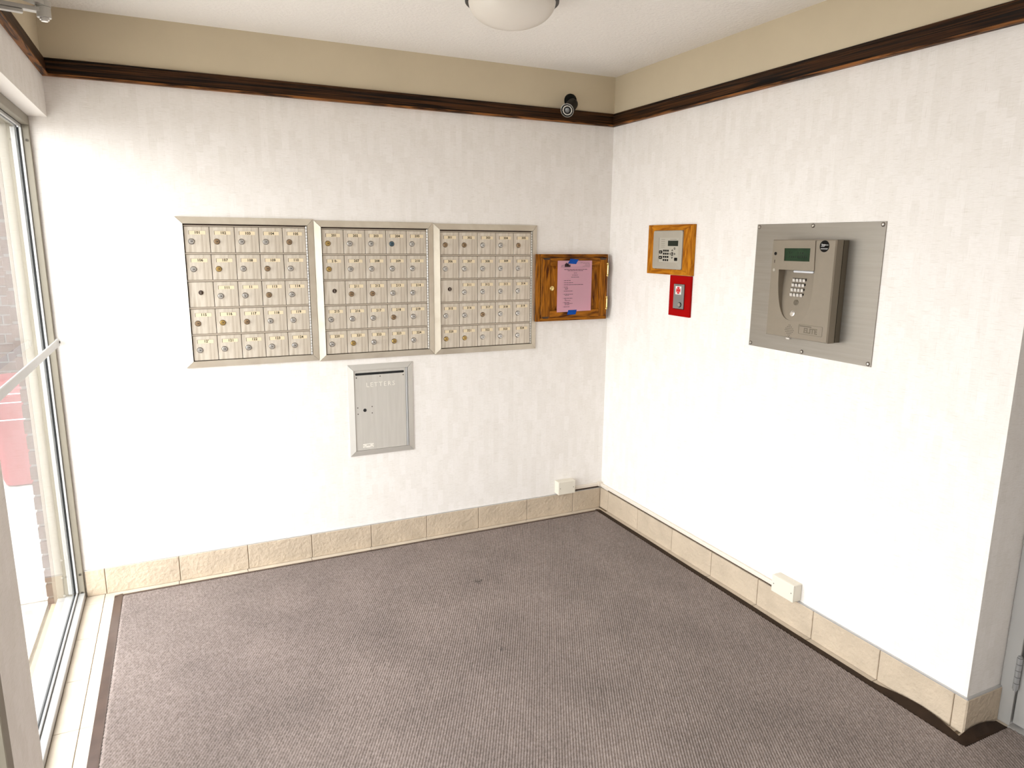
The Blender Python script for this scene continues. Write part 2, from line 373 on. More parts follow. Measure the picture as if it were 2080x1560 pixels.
def mesh(name, bm, mats, smooth=False):
    bmesh.ops.recalc_face_normals(bm, faces=bm.faces)
    me = bpy.data.meshes.new(name); bm.to_mesh(me); bm.free()
    for mm in (mats if isinstance(mats, (list, tuple)) else [mats]): me.materials.append(M[mm] if isinstance(mm, str) else mm)
    if smooth:
        me.polygons.foreach_set('use_smooth', [True]*len(me.polygons))
        try: me.set_sharp_from_angle(angle=math.radians(35))
        except Exception: pass
    return me
def link(name, me, parent=None, loc=None):
    o = bpy.data.objects.new(name, me); C.objects.link(o)
    if parent is not None: o.parent = parent
    if loc is not None: o.location = loc
    return o
def obj(name, bm, mats, parent=None, smooth=False, loc=None):
    return link(name, mesh(name, bm, mats, smooth), parent, loc)
def tag(o, label, cat, group=None):
    o['label'] = label; o['category'] = cat
    if group: o['group'] = group
    return o
def thing(name, label, cat, loc=(0, 0, 0), rz=0.0, group=None):
    o = bpy.data.objects.new(name, None); C.objects.link(o); o.empty_display_size = 0.05
    o.location = loc; o.rotation_euler = (0, 0, rz)
    return tag(o, label, cat, group)
def struct(name, bm=None, mats=None, smooth=False):
    o = obj(name, bm, mats, None, smooth) if bm is not None else bpy.data.objects.new(name, None)
    if bm is None: C.objects.link(o)
    o['kind'] = 'structure'
    return o
def text_mesh(s, size, mat, align='CENTER', depth=0.0, y=0.0, outline=0.0, bold=0.0, space=1.0):
    cu = bpy.data.curves.new('lettering', 'FONT'); cu.body = s; cu.size = size; cu.align_x = align; cu.align_y = 'CENTER'
    cu.resolution_u = 2; cu.offset = bold; cu.space_character = space
    if outline > 0: cu.fill_mode = 'NONE'; cu.bevel_depth = outline; cu.bevel_resolution = 0
    else: cu.extrude = depth
    o = bpy.data.objects.new('lettering', cu); C.objects.link(o)
    dg = bpy.context.evaluated_depsgraph_get(); dg.update()
    me = bpy.data.meshes.new_from_object(o.evaluated_get(dg))
    bpy.data.objects.remove(o, do_unlink=True)
    n = len(me.vertices); a = np.empty(n*3, 'f'); me.vertices.foreach_get('co', a); a = a.reshape(-1, 3)
    b = np.stack([a[:, 0], y - a[:, 2], a[:, 1]], 1); me.vertices.foreach_set('co', b.ravel()); me.update()
    me.materials.clear(); me.materials.append(M[mat]); me.name = 'lettering'
    return me

# ================================================================== ROOM SHELL
ZSPLIT = 2.245
# back wall
bm = B(); box(bm, -2.745, 0.30, 0, 0.10, -0.02, ZSPLIT, mi=0); box(bm, -2.745, 0.30, 0, 0.10, ZSPLIT, H, mi=1)
wall_back = struct('wall_back', bm, ['paper', 'frieze'])
# right wall with the outside corner
bm = B(); box(bm, 0, XA, YE, 0.0, -0.02, ZSPLIT, mi=0); box(bm, 0, XA, YE, 0.0, ZSPLIT, H, mi=1)
wall_right = struct('wall_right', bm, ['paper', 'frieze'])
# recessed wall around the inner door
bm = B()
DY0, DY1, DZ = YE-0.003, -3.30, 2.12
box(bm, XA+0.012, XA+0.12, DY1, YF, -0.02, H); box(bm, XA+0.012, XA+0.12, DY1, YE+0.05, DZ, H)
box(bm, XA+0.001, XA+0.12, YE-0.0005, 0.0, -0.02, H)
struct('wall_right_recess', bm, ['paper'])
# left (window) wall: pillar, header, pier behind
bm = B()
def lw(y0, y1, z0, z1, mi=0): box(bm, XL, -2.86, y0, y1, z0, z1, mi=mi)
lw(-1.775, -1.47, -0.02, ZS); lw(YF, -3.66, -0.02, ZS)
lw(YF, 0.0, ZS, ZSPLIT); lw(YF, 0.0, ZSPLIT, H, 1)
wall_left = struct('wall_left', bm, ['paper', 'frieze'])
bm = B(); box(bm, -2.86, 0.30, YF-0.1, YF, -0.02, H); struct('wall_front', bm, ['paper'])
bm = B(); box(bm, -2.95, 0.32, YF-0.1, 0.10, H, H+0.08); struct('ceiling', bm, ['ceiling'])
# white painted soffit lining of the window opening
bm = B(); box(bm, XL+0.0005, XW-0.02, -1.47, 0.0, ZS-0.003, ZS); struct('trim_4', bm, ['soffit'])

# floor slab and the tiles that show round the mat
bm = B(); box(bm, -2.86, 0.32, YF-0.1, 0.10, -0.06, -0.004); floor = struct('floor', bm, ['grout'])
def ftile(x0, x1, y0, y1):
    bm = B(); g = 0.0012; box(bm, x0+g, x1-g, y0+g, y1-g, -0.004, 0.0, 0.0008)
    obj('floor_tile', bm, 'floor_tile', floor)
yj = [0.0, -0.090] + [-0.090-T*k for k in range(1, 10)]
for k in range(len(yj)-1):
    ftile(XW, -2.651, yj[k+1], yj[k]); ftile(-2.651, -2.651+T, yj[k+1], yj[k])
xj = [-2.651+T*k for k in range(1, 9)] + [-0.02]
for k in range(len(xj)-1):
    if xj[k+1] > xj[k]: ftile(xj[k], xj[k+1], yj[1], yj[0])
for k in range(1, 8):
    ftile(-0.16, 0.0, max(yj[k+1], YE), yj[k])
ftile(-0.16, XA, -2.50, YE); ftile(-0.16, XA, -2.50-T, -2.50); ftile(-0.16, XA, -2.50-2*T, -2.50-T)

# ------------------------------------------------------------------ tile bases
def base_tiles(parent, axis, joints, z1, wallc, th=0.011):
    for a, b in zip(joints[:-1], joints[1:]):
        bm = B(); g = 0.0012
        lo, hi = min(a, b)+g, max(a, b)-g
        if axis == 'x': box(bm, lo, hi, -th, -0.001, 0.0005, z1, 0.002)
        else: box(bm, wallc-th, wallc-0.001, lo, hi, 0.0005, z1, 0.002)
        obj('base_tile', bm, 'base_tile', parent)
bm = B(); box(bm, XW+0.004, -0.012, -0.004, -0.0002, 0, ZB-0.001); bb = struct('baseboard_back', bm, ['grout'])
base_tiles(bb, 'x', [XW+0.004] + [-0.2056-T*k for k in range(8, -1, -1)] + [-0.0125], ZB, 0)
bm = B(); box(bm, XW+0.004, -0.012, -0.0085, -0.0005, ZB, ZB+0.003); obj('cap_strip', bm, 'cap', bb)
bm = B(); box(bm, -0.004, -0.0002, YE+0.001, -0.001, 0, ZB-0.001); br = struct('baseboard_right', bm, ['grout'])
rj = [-0.001, -0.0932] + [-0.398-T*k for k in range(0, 6)] + [-2.200, YE-0.010]
base_tiles(br, 'y', rj, ZB, 0.0)
bm = B(); box(bm, -0.0085, -0.0005, YE-0.0085, -1.425, ZB, ZB+0.005); obj('cap_strip', bm, 'cap', br)
bm = B(); box(bm, 0.0, XA-0.008, YE-0.003, YE-0.0002, 0, ZB-0.001); be = struct('baseboard_return', bm, ['grout'])
bm = B(); box(bm, -0.0085, XA-0.006, YE-0.011, YE-0.001, 0.0005, ZB, 0.002); obj('base_tile', bm, 'base_tile', be)
bm = B(); box(bm, -0.0004, XA-0.006, YE-0.0085, YE-0.0005, ZB, ZB+0.005); obj('cap_strip', bm, 'cap', be)

# ------------------------------------------------------------------ picture rails
def rail_prof(s=1):
    face = [(0.0, 2.2205), (0.0165, 2.2205), (0.0165, 2.262), (0.0135, 2.266), (0.0135, 2.276), (0.010, 2.2785), (0.0, 2.2785)]
    bead = [(0.0, 2.2105), (0.020, 2.2105), (0.0225, 2.2125), (0.0225, 2.2185), (0.019, 2.2205), (0.0, 2.2205)]
    return face, bead
f_, b_ = rail_prof()
bm = B(); extr(bm, [(-d, z) for d, z in f_], 'x', XL, -0.0001); t1 = struct('trim_1', bm, ['rail_x'])
bm = B(); extr(bm, [(-d, z) for d, z in b_], 'x', XL, -0.0001); obj('trim_bead', bm, 'bead_x', t1)
bm = B(); extr(bm, [(-d, z) for d, z in f_], 'y', YE-0.016, -0.0166); t2 = struct('trim_2', bm, ['rail_y'])
bm = B(); extr(bm, [(-d, z) for d, z in b_], 'y', YE-0.022, -0.0226); obj('trim_bead', bm, 'bead_y', t2)
bm = B(); extr(bm, [(XL+d, z) for d, z in f_], 'y', YF, -0.0166); t3 = struct('trim_3', bm, ['rail_y'])
bm = B(); extr(bm, [(XL+d, z) for d, z in b_], 'y', YF, -0.0226); obj('trim_bead', bm, 'bead_y', t3)

# ------------------------------------------------------------------ window
win = struct('window_1')
def frame_member(name, x0, x1, y0, y1, z0, z1, mat, bev=0.0015):
    bm = B(); box(bm, x0, x1, y0, y1, z0, z1, bev); return obj(name, bm, mat, win)
Y0 = -1.470
# jamb against the mailbox wall
frame_member('jamb', -2.7513, XW, -0.020, -0.0005, 0.0, ZS-0.004, 'alu')
frame_member('glazing_stop', -2.7602, -2.7515, -0.027, -0.0005, 0.034, ZS-0.05, 'alu_bright')
frame_member('gasket_or_shadow_gap', -2.7730, -2.7603, -0.016, -0.0005, 0.03, ZS-0.05, 'black', 0)
frame_member('outer_jamb', -2.8325, -2.7732, -0.022, -0.0005, 0.0, ZS-0.004, 'alu')
frame_member('outer_stop', -2.7885, -2.7733, -0.029, -0.0225, 0.034, ZS-0.05, 'alu_bright')
frame_member('brick_mould', -2.8458, -2.8327, -0.018, -0.0005, 0.0, ZS+0.03, 'alu_tan')
frame_member('jamb_foot', -2.8462, -2.8329, -0.0195, -0.0183, 0.0, 0.105, 'alu_tan', 0)
# jamb against the pillar
frame_member('jamb', -2.8325, XW, Y0+0.0005, Y0+0.022, 0.0, ZS-0.004, 'alu')
# head
frame_member('head', -2.7513, XW, Y0+0.022, -0.0205, ZS-0.040, ZS-0.004, 'alu')
frame_member('head', -2.8325, -2.7735, Y0+0.022, -0.0225, ZS-0.040, ZS-0.004, 'alu')
frame_member('glazing_stop', -2.7602, -2.7515, Y0+0.022, -0.0275, ZS-0.052, ZS-0.040, 'alu_bright')
frame_member('gasket_or_shadow_gap', -2.7730, -2.7603, Y0+0.022, -0.0165, ZS-0.046, ZS-0.004, 'black', 0)
# sill
frame_member('sill', -2.7513, XW, Y0+0.022, -0.0205, 0.0, 0.028, 'alu_bright')
frame_member('glazing_stop', -2.7602, -2.7530, Y0+0.022, -0.0275, 0.0, 0.036, 'alu_bright')
frame_member('gasket_or_shadow_gap', -2.7730, -2.7603, Y0+0.022, -0.0165, 0.0, 0.026, 'black', 0)
frame_member('sill', -2.8325, -2.7735, Y0+0.022, -0.0225, -0.02, 0.024, 'alu_bright')
frame_member('glass_pane', -2.7690, -2.7645, Y0+0.010, -0.010, 0.015, ZS-0.030, 'glass', 0)
for (x, z) in ((-2.7385, 1.962), (-2.7385, 0.118), (-2.7385, 0.030)):
    bm = B(); cyl(bm, (x, -0.0203, z), (0, -1, 0), 0.0055, 0.0022, 12); cyl(bm, (x, -0.0225, z), (0, -1, 0), 0.0022, 0.0004, 6, mi=1)
    obj('screw', bm, ['screw', 'black'], win)
for (x, z) in ((-2.805, 0.118), (-2.805, 0.032), (-2.80, 0.20)):
    bm = B(); cyl(bm, (x, -0.0222, z), (0, -1, 0), 0.005, 0.002, 12); obj('screw', bm, 'steel_screw', win)
# guard bar across the glass
bm = B(); P = [(-0.022, 1.176)]
box(bm, -2.7165, -2.7085, Y0+0.005, -0.040, 1.1455, 1.1775, 0.002)
cyl(bm, (-2.7165, -0.040, 1.1615), (1, 0, 0), 0.016, 0.008, 20)
box(bm, -2.722, -2.7165, -0.052, -0.0202, 1.150, 1.173)
gb = obj('guard_bar', bm, 'alu_bright', win)
bm = B(); cyl(bm, (-2.7085, -0.036, 1.1615), (1, 0, 0), 0.0048, 0.003, 12); obj('screw', bm, 'screw', gb)

# entrance door in the window wall (beyond the pillar)
ed = struct('door_2')
def dm(name, x0, x1, y0, y1, z0, z1, mat, bev=0.002):
    bm = B(); box(bm, x0, x1, y0, y1, z0, z1, bev); return obj(name, bm, mat, ed)
dm('door_jamb', -2.80, XL+0.012, -1.822, -1.776, 0.0, ZS-0.001, 'alu'); dm('door_jamb', -2.80, XL+0.012, -3.659, -3.613, 0.0, ZS-0.001, 'alu')
dm('door_head', -2.80, XL+0.012, -3.613, -1.822, ZS-0.05, ZS-0.001, 'alu')
dm('threshold', -2.80, -2.67, -3.613, -1.822, -0.004, 0.012, 'alu_bright')
for ya, yb_ in ((-1.824, -2.716), (-2.719, -3.611)):  # second leaf is unseen, added to widen the glazing for more daylight
    dm('stile', -2.755, -2.715, ya-0.06, ya, 0.014, ZS-0.052, 'alu'); dm('stile', -2.755, -2.715, yb_, yb_+0.06, 0.014, ZS-0.052, 'alu')
    dm('top_rail', -2.755, -2.715, yb_+0.06, ya-0.06, ZS-0.12, ZS-0.052, 'alu'); dm('bottom_rail', -2.755, -2.715, yb_+0.06, ya-0.06, 0.014, 0.14, 'alu')
    dm('glass_pane', -2.7375, -2.7325, yb_+0.06, ya-0.06, 0.14, ZS-0.12, 'glass', 0)
    dm('push_bar', -2.70, -2.68, yb_+0.04, ya-0.04, 0.98, 1.02, 'alu_bright')

# ------------------------------------------------------------------ inner door at the recess
d1 = struct('door_1')
def dd(name, x0, x1, y0, y1, z0, z1, mat, bev=0.0015, parent=None):
    bm = B(); box(bm, x0, x1, y0, y1, z0, z1, bev); return obj(name, bm, mat, parent or d1)
dd('door_frame', XA-0.006, XA+0.10, YE-0.003, YE-0.049, 0.0, DZ-0.06, 'doorgrey')
dd('door_frame', XA-0.006, XA+0.10, DY1+0.001, DY1+0.046, 0.0, DZ-0.06, 'doorgrey')
dd('door_frame', XA-0.006, XA+0.10, DY1+0.001, YE-0.003, DZ-0.06, DZ-0.001, 'doorgrey')
dd('frame_stop', XA+0.03, XA+0.10, YE-0.0495, YE-0.060, 0.0, DZ-0.06, 'black', 0)
leaf = dd('door_leaf', XA+0.001, XA+0.045, DY1+0.050, YE-0.0535, 0.014, DZ-0.064, 'doorgrey')
dd('threshold', XA-0.020, XA+0.10, DY1+0.046, YE-0.049, -0.003, 0.006, 'doorgrey')
for zc in (0.20, 1.05, 1.90):
    bm = B(); x, y = XA-0.012, YE-0.0515
    for k in range(5): cyl(bm, (x, y, zc-0.0575+k*0.023+0.0008), (0, 0, 1), 0.0085, 0.0214, 16)
    cyl(bm, (x, y, zc+0.0575), (0, 0, 1), 0.0065, 0.005, 12); cyl(bm, (x, y, zc-0.0635), (0, 0, 1), 0.0055, 0.006, 12)
    box(bm, x, XA+0.001, y-0.0015, y+0.0015, zc-0.055, zc+0.055)
    obj('hinge', bm, 'hinge', d1, True)

# ================================================================== ENTRANCE MAT
mat_ = thing('entrance_mat', 'grey brown ribbed entrance carpet mat with brown vinyl edging on tiled floor', 'carpet', (-1.3, -1.5, 0))
MZ = 0.0022
def carpet_mesh(x0, x1, y0, y1, p=0.0092, q=0.0098, ang=math.radians(28)):
    da, db = p/3, q/3
    ca, sa = math.cos(ang), math.sin(ang)          # rib direction (sa,ca), across (ca,-sa)
    cx, cy = (x0+x1)/2, (y0+y1)/2
    hw = (x1-x0)/2*ca + (y1-y0)/2*sa; hl = (x1-x0)/2*sa + (y1-y0)/2*ca
    na, nb = int(2*hw/da)+4, int(2*hl/db)+4
    ia, ib = np.meshgrid(np.arange(na), np.arange(nb), indexing='ij')
    a = (ia-na/2)*da; b = (ib-nb/2)*db
    X = cx + a*ca + b*sa; Y = cy - a*sa + b*ca
    rng = np.random.default_rng(3)
    row = ia//3
    h = 0.5+0.5*np.cos(2*PI*(ia % 3)/3.0)
    l = 0.5+0.5*np.cos(2*PI*((ib + row*1.5 + 0.6*np.sin(row*2.1)) % 3)/3.0)
    ed = np.minimum.reduce([np.where(X > -0.3, 9.0, X-x0), np.where(X < -0.3, 9.0, (x1-X) if x1 < 0 and y1 > -1 else 9.0), y1-Y])
    if y1 > -1: ed = np.where((Y < -2.285) & (X > -0.3), np.minimum(y1-Y, 9.0), ed)
    ed = np.clip(ed/0.014, 0, 1); ed = 0.12+0.88*ed*ed*(3-2*ed)
    Z = MZ - 0.0008 + 0.0072*ed*h*(0.76+0.24*l) + rng.normal(0, 0.00022, X.shape)
    tol = 0.006
    ok = (X > x0-tol) & (X < x1+tol) & (Y > y0-tol) & (Y < y1+tol)
    fo = ok[:-1, :-1] & ok[1:, :-1] & ok[1:, 1:] & ok[:-1, 1:]
    Z = np.where((X < x0) | (X > x1) | (Y < y0) | (Y > y1), 0.0026, Z)
    X = np.clip(X, x0, x1); Y = np.clip(Y, y0, y1)
    idx = np.arange(na*nb).reshape(na, nb)
    F = np.stack([idx[:-1, :-1][fo], idx[1:, :-1][fo], idx[1:, 1:][fo], idx[:-1, 1:][fo]], 1)
    used, inv = np.unique(F.ravel(), return_inverse=True)
    co = np.stack([X.ravel()[used], Y.ravel()[used], Z.ravel()[used]], 1).astype('f')
    me = bpy.data.meshes.new('carpet_pile'); nf = len(F)
    me.vertices.add(len(co)); me.vertices.foreach_set('co', co.ravel())
    me.loops.add(nf*4); me.loops.foreach_set('vertex_index', inv.astype('i').ravel())
    me.polygons.add(nf); me.polygons.foreach_set('loop_start', np.arange(0, nf*4, 4, dtype='i'))
    me.polygons.foreach_set('use_smooth', np.ones(nf, dtype=bool))
    me.update(calc_edges=True); me.validate(); me.materials.append(M['carpet'])
    return me
def mchild(name, me):
    o = link(name, me, mat_); o.location = (1.3, 1.5, 0); return o
CX0, CX1, CY1 = -2.580, -0.062, -0.062
for r in ((CX0, CX1, -2.76, CY1), (CX1, XA-0.022, -2.76, -2.285)):
    o = mchild('carpet_pile', carpet_mesh(*r)); o['kind'] = 'stuff'
bm = B(); box(bm, CX0, XA-0.022, YF+0.05, -2.76, 0.0006, MZ+0.0016); mchild('carpet_pile', mesh('carpet_pile', bm, 'carpet'))['kind'] = 'stuff'
bm = B(); box(bm, CX0, CX1, -2.76, CY1, 0.0006, 0.0020); box(bm, CX1, XA-0.022, -2.76, -2.285, 0.0006, 0.0020)
mchild('backing', mesh('backing', bm, 'vinyl'))
# edging strips
bm = B(); extr(bm, [(-2.612, 0.0006), (-2.578, 0.0006), (-2.578, 0.0048), (-2.583, 0.0050), (-2.611, 0.0018)], 'y', YF+0.05, -0.046); mchild('edging', mesh('edging', bm, 'vinyl'))
bm = B(); extr(bm, [(-0.046, 0.0006), (-0.064, 0.0006), (-0.064, 0.0044), (-0.060, 0.0046), (-0.046, 0.002)], 'x', -2.611, -0.040); mchild('edging', mesh('edging', bm, 'vinyl'))
# right edging: lies flat, then curls up against the tile base near the outside corner
bm = B(); N = 60; rows = []
for i in range(N+1):
    y = -0.046 + (-2.286+0.046)*i/N
    s = max(0.0, (-y-1.93)/0.33); s = min(1, s); lift = 0.013*math.sin(PI*min(1, s*0.93))**1.3 if s > 0 else 0
    wob = 0.0012*math.sin(y*9.0)
    xo = -0.036 + 0.018*math.sin(PI*min(1, s)) if s > 0 else -0.036
    rows.append([bm.verts.new((-0.066, y, 0.0007)), bm.verts.new((-0.066, y, 0.0048)), bm.verts.new((-0.058, y, 0.0050+lift*0.15)),
                 bm.verts.new((xo+wob, y, 0.0022+lift)), bm.verts.new((xo+wob+0.001, y, 0.0007+lift))])
for i in range(N):
    for k in range(4): bm.faces.new((rows[i][k], rows[i][k+1], rows[i+1][k+1], rows[i+1][k]))
mchild('edging', mesh('edging', bm, 'flap', True))
bm = B(); rows = []
for i in range(21):
    x = -0.066 + (XA-0.024+0.066)*i/20; s = i/20
    lift = 0.020*math.sin(PI*min(1, max(0, s*1.02)))
    rows.append([bm.verts.new((x, -2.287, 0.0007)), bm.verts.new((x, -2.287, 0.0046)), bm.verts.new((x, -2.278, 0.0040)),
                 bm.verts.new((x+0.006*(1-s), -2.2515, 0.004+lift)), bm.verts.new((x+0.006*(1-s), -2.2500, 0.003+lift))])
for i in range(20):
    for k in range(4): bm.faces.new((rows[i][k], rows[i][k+1], rows[i+1][k+1], rows[i+1][k]))
mchild('edging', mesh('edging', bm, 'flap', True))

# ================================================================== MAILBOXES
def sloped_frame(parent, W, Hh, bw, d_out, d_in, mat, name='frame_member'):
    """mitred moulding, outer rectangle W x Hh from local (0,0); low outside, high inside"""
    O = [(0, 0), (W, 0), (W, Hh), (0, Hh)]; I = [(bw, bw), (W-bw, bw), (W-bw, Hh-bw), (bw, Hh-bw)]
    g = 0.0004
    for k in range(4):
        a, b = k, (k+1) % 4; bm = B()
        def ln(p, q, t): return (p[0]+(q[0]-p[0])*t, p[1]+(q[1]-p[1])*t)
        t = g/max(W, Hh)*2
        oa, ob = ln(O[a], O[b], t), ln(O[a], O[b], 1-t); ia, ib_ = ln(I[a], I[b], t), ln(I[a], I[b], 1-t)
        v = [bm.verts.new(q) for q in ((oa[0], -0.0005, oa[1]), (ob[0], -0.0005, ob[1]), (ob[0], -d_out, ob[1]), (oa[0], -d_out, oa[1]),
                                       (ia[0], -d_in, ia[1]), (ib_[0], -d_in, ib_[1]), (ib_[0], -0.0005, ib_[1]), (ia[0], -0.0005, ia[1]))]
        for q in ((0, 1, 2, 3), (3, 2, 5, 4), (4, 5, 6, 7), (7, 6, 1, 0), (0, 3, 4, 7), (1, 6, 5, 2)): bm.faces.new([v[i] for i in q])
        obj(name, bm, mat, parent)

MW, MH, BWd = 0.5880, 0.6690, 0.0300
DWp, DHp = 0.1034, 0.1205           # pitches
DWd, DHd = 0.1008, 0.1108           # door size
# shared meshes
bm = B(); box(bm, 0, DWd, -0.0125, -0.004, 0, DHd, 0.0008); door_me = mesh('mailbox_door', bm, 'box_metal')
bm = B(); box(bm, 0, 0.0665, -0.0136, -0.0126, 0, 0.0165); box(bm, -0.0010, 0.0005, -0.0139, -0.0126, -0.0005, 0.0170, mi=1)
box(bm, -0.0010, 0.0672, -0.0139, -0.0126, 0.0160, 0.0172, mi=2); card_me = mesh('number_card', bm, ['plate', 'knot', 'rail_metal'])
locks = {}
for k in ('nickel', 'brass', 'bronze', 'steel_blue'):
    bm = B(); lathe(bm, [(0.0, 0.0062), (0.0068, 0.0062), (0.0070, 0.0054), (0.0078, 0.0054), (0.0080, 0.0064), (0.0100, 0.0062), (0.0112, 0.0048), (0.0115, 0.0)], (0, -0.0126, 0), (0, -1, 0), 20)
    box(bm, -0.0020, 0.0058, -0.0192, -0.0187, -0.0014, 0.0014, mi=1)
    cyl(bm, (0, -0.0126, 0), (0, -1, 0), 0.0130, 0.0009, 20, mi=2)
    locks[k] = mesh('lock', bm, [k, 'black', 'knot'], True)
bm = B(); lathe(bm, [(0, 0.004), (0.0075, 0.004), (0.0098, 0.003), (0.0102, 0.0)], (0, -0.0126, 0), (0, -1, 0), 20); box(bm, -0.0012, 0.0012, -0.0170, -0.0164, -0.006, 0.006, mi=1)
master_me = mesh('master_lock', bm, ['knot', 'steel_screw'], True)
bm = B()
nk = 44
for i in range(nk):
    z = 0.0005+i*(0.604/nk); cyl(bm, (0, -0.0150, z), (0, 0, 1), 0.0036 if i % 2 == 0 else 0.0033, 0.604/nk-0.0022, 8, mi=0)
box(bm, -0.0045, 0.0045, -0.0125, -0.0115, 0, 0.604, mi=1); hinge_me = mesh('piano_hinge', bm, ['nickel', 'knot'])

def lockset(series):
    br = {1: {102: 'bronze', 105: 'bronze', 107: 'brass', 109: 'bronze', 113: 'bronze', 115: 'bronze', 116: 'brass', 117: 'bronze'},
          2: {201: 'brass', 204: 'steel_blue', 206: 'brass', 211: 'bronze', 212: 'bronze', 218: 'bronze', 221: 'brass', 223: 'brass'},
          3: {301: 'bronze', 302: 'bronze', 305: 'bronze', 317: 'bronze', 320: 'brass', 321: 'brass'}}
    return br[series]
odd = {112: '11', 120: "12'", 206: '2 0-'}
for s, (x0, z0) in enumerate(((-2.2375, 1.0135), (-1.6480, 1.0085), (-1.0590, 1.0050)), 1):
    root = thing('mailbox_panel', ('champagne metal mailbox panel for the 100 series apartments, nearest the window',
                                   'champagne metal mailbox panel for the 200 series apartments, between the two other panels',
                                   'champagne metal mailbox panel for the 300 series apartments, next to the oak cabinet')[s-1], 'mailboxes', (x0, 0, z0), group='apartment mailbox panels')
    sloped_frame(root, MW, MH, BWd, 0.0085, 0.0205, 'frame_metal')
    bm = B(); box(bm, BWd-0.002, MW-BWd+0.002, -0.0040, -0.0008, BWd-0.002, MH-BWd+0.002); obj('back_panel', bm, 'knot', root)
    ox, oz = BWd+0.0045, BWd+0.0035
    ls = lockset(s); num = s*100+1
    for r in range(5):
        zz = oz + (4-r)*DHp
        for c in range(5):
            xx = ox + c*DWp
            d = link('mailbox_door', door_me, root, (xx, random.uniform(-0.0005, 0.0003), zz))
            if r == 2 and c == 0:
                link('master_lock', master_me, d, (DWd/2-0.002, 0, DHd*0.58)); continue
            jx, jz = random.uniform(-0.001, 0.001), random.uniform(-0.0012, 0.0008)
            link('number_card', card_me, d, (0.0185, 0, 0.0775))
            lk = link('lock', locks[ls.get(num, 'nickel')], d, (0.0262, 0, 0.0475)); lk.rotation_euler = (0, PI/2*(num in (112, 118)), 0)
            t = link('number', text_mesh(odd.get(num, str(num)), 0.0158, 'ink', y=-0.01390, bold=0.00045, space=1.06), d, (0.0185+0.036+jx*3, 0, 0.0855+jz))
            num += 1
    for r in range(4):
        bm = B(); zz = oz + (r+1)*DHp
        box(bm, ox-0.002, ox+5*DWp, -0.0155, -0.0042, zz-0.0086, zz-0.0006, 0.0012); obj('cross_rail', bm, 'rail_metal', root)
    bm = B(); box(bm, ox-0.002, ox+5*DWp, -0.0135, -0.0042, oz+5*DHp-0.0085, oz+5*DHp-0.0030, 0.001); obj('cross_rail', bm, 'rail_metal', root)
    link('piano_hinge', hinge_me, root, (MW-BWd-0.0052, 0, BWd+0.0025))

# ------------------------------------------------------------------ letter drop
LW, LH = 0.3345, 0.4720
lb = thing('letter_drop_box', 'grey metal outgoing letter box with a black mail slot below the mailbox panels', 'letter box', (-1.5160, 0, 0.5065))
sloped_frame(lb, LW, LH, 0.0275, 0.0055, 0.0140, 'drop_frame')
bm = B(); x0, x1, z0, z1 = 0.0278, LW-0.040, 0.0285, LH-0.0285
outer = rrect(x0, x1, z0, z1, 0.0006, 5); inner = rrect(0.0358, 0.2880, 0.4175, 0.4300, 0.0058, 5)
ring(bm, outer, inner, -0.0100, -0.0080)
ldoor = obj('door', bm, 'drop_metal', lb)
bm = B(); box(bm, 0.0278, LW-0.0278, -0.0025, -0.0008, 0.0278, LH-0.0278); obj('back_panel', bm, 'black', lb)
bm = B(); box(bm, x1+0.0022, LW-0.0295, -0.0118, -0.0030, z0, z1, 0.001); obj('hinge_strip', bm, 'alu_bright', lb)
for (x, z) in ((0.0414, 0.4066), (0.1624, 0.4076), (0.2828, 0.4067), (0.0436, 0.2525), (0.0442, 0.2201), (0.1166, 0.2537), (0.1163, 0.2203)):
    bm = B(); cyl(bm, (x, -0.0100, z), (0, -1, 0), 0.0030, 0.0008, 10); obj('rivet', bm, 'screw', ldoor)
bm = B(); cyl(bm, (0.0794, -0.0100, 0.2373), (0, -1, 0), 0.0085, 0.0012, 20); obj('lock', bm, 'black', ldoor)
link('lettering', text_mesh('LETTERS', 0.0320, 'emboss', depth=0.0006, y=-0.0104, space=1.3), ldoor, (0.164, 0, 0.3660))
bm = B(); box(bm, 0.064, 0.119, -0.0108, -0.0100, 0.0400, 0.0610); box(bm, 0.082, 0.101, -0.0111, -0.0108, 0.0525, 0.0548, mi=1)
for q in (0.0675, 0.1155): cyl(bm, (q, -0.0108, 0.0520), (0, -1, 0), 0.0016, 0.0004, 8, mi=1)
box(bm, 0.068, 0.080, -0.0111, -0.0108, 0.0430, 0.0442, mi=1); box(bm, 0.102, 0.115, -0.0111, -0.0108, 0.0430, 0.0442, mi=1)
obj('maker_plate', bm, ['emboss', 'panel_line'], ldoor)

# ================================================================== WOODEN KEY CABINET
kc = thing('key_cabinet', 'small oak wall cabinet with a panelled door beside the mailboxes', 'cabinet', (-0.4790, 0, 1.1565))
CW, CH = 0.4510, 0.3655
bm = B(); ring(bm, [(0, 0), (CW, 0), (CW, CH), (0, CH)], [(0.012, 0.012), (CW-0.012, 0.012), (CW-0.012, CH-0.012), (0.012, CH-0.012)], -0.028, -0.0005); obj('carcass', bm, 'oak_v', kc)
for (a, b, c, d, mt) in ((0.0, 0.0215, 0.0, CH, 'oak_v'), (CW-0.0075, CW, 0.0, CH, 'oak_v'), (0.0215, CW-0.0075, CH-0.0195, CH, 'oak_h'), (0.0215, CW-0.0075, 0.0, 0.0185, 'oak_h')):
    bm = B(); box(bm, a+0.0003, b-0.0003, -0.0320, -0.0282, c+0.0003, d-0.0003, 0.0012); obj('face_frame', bm, mt, kc)
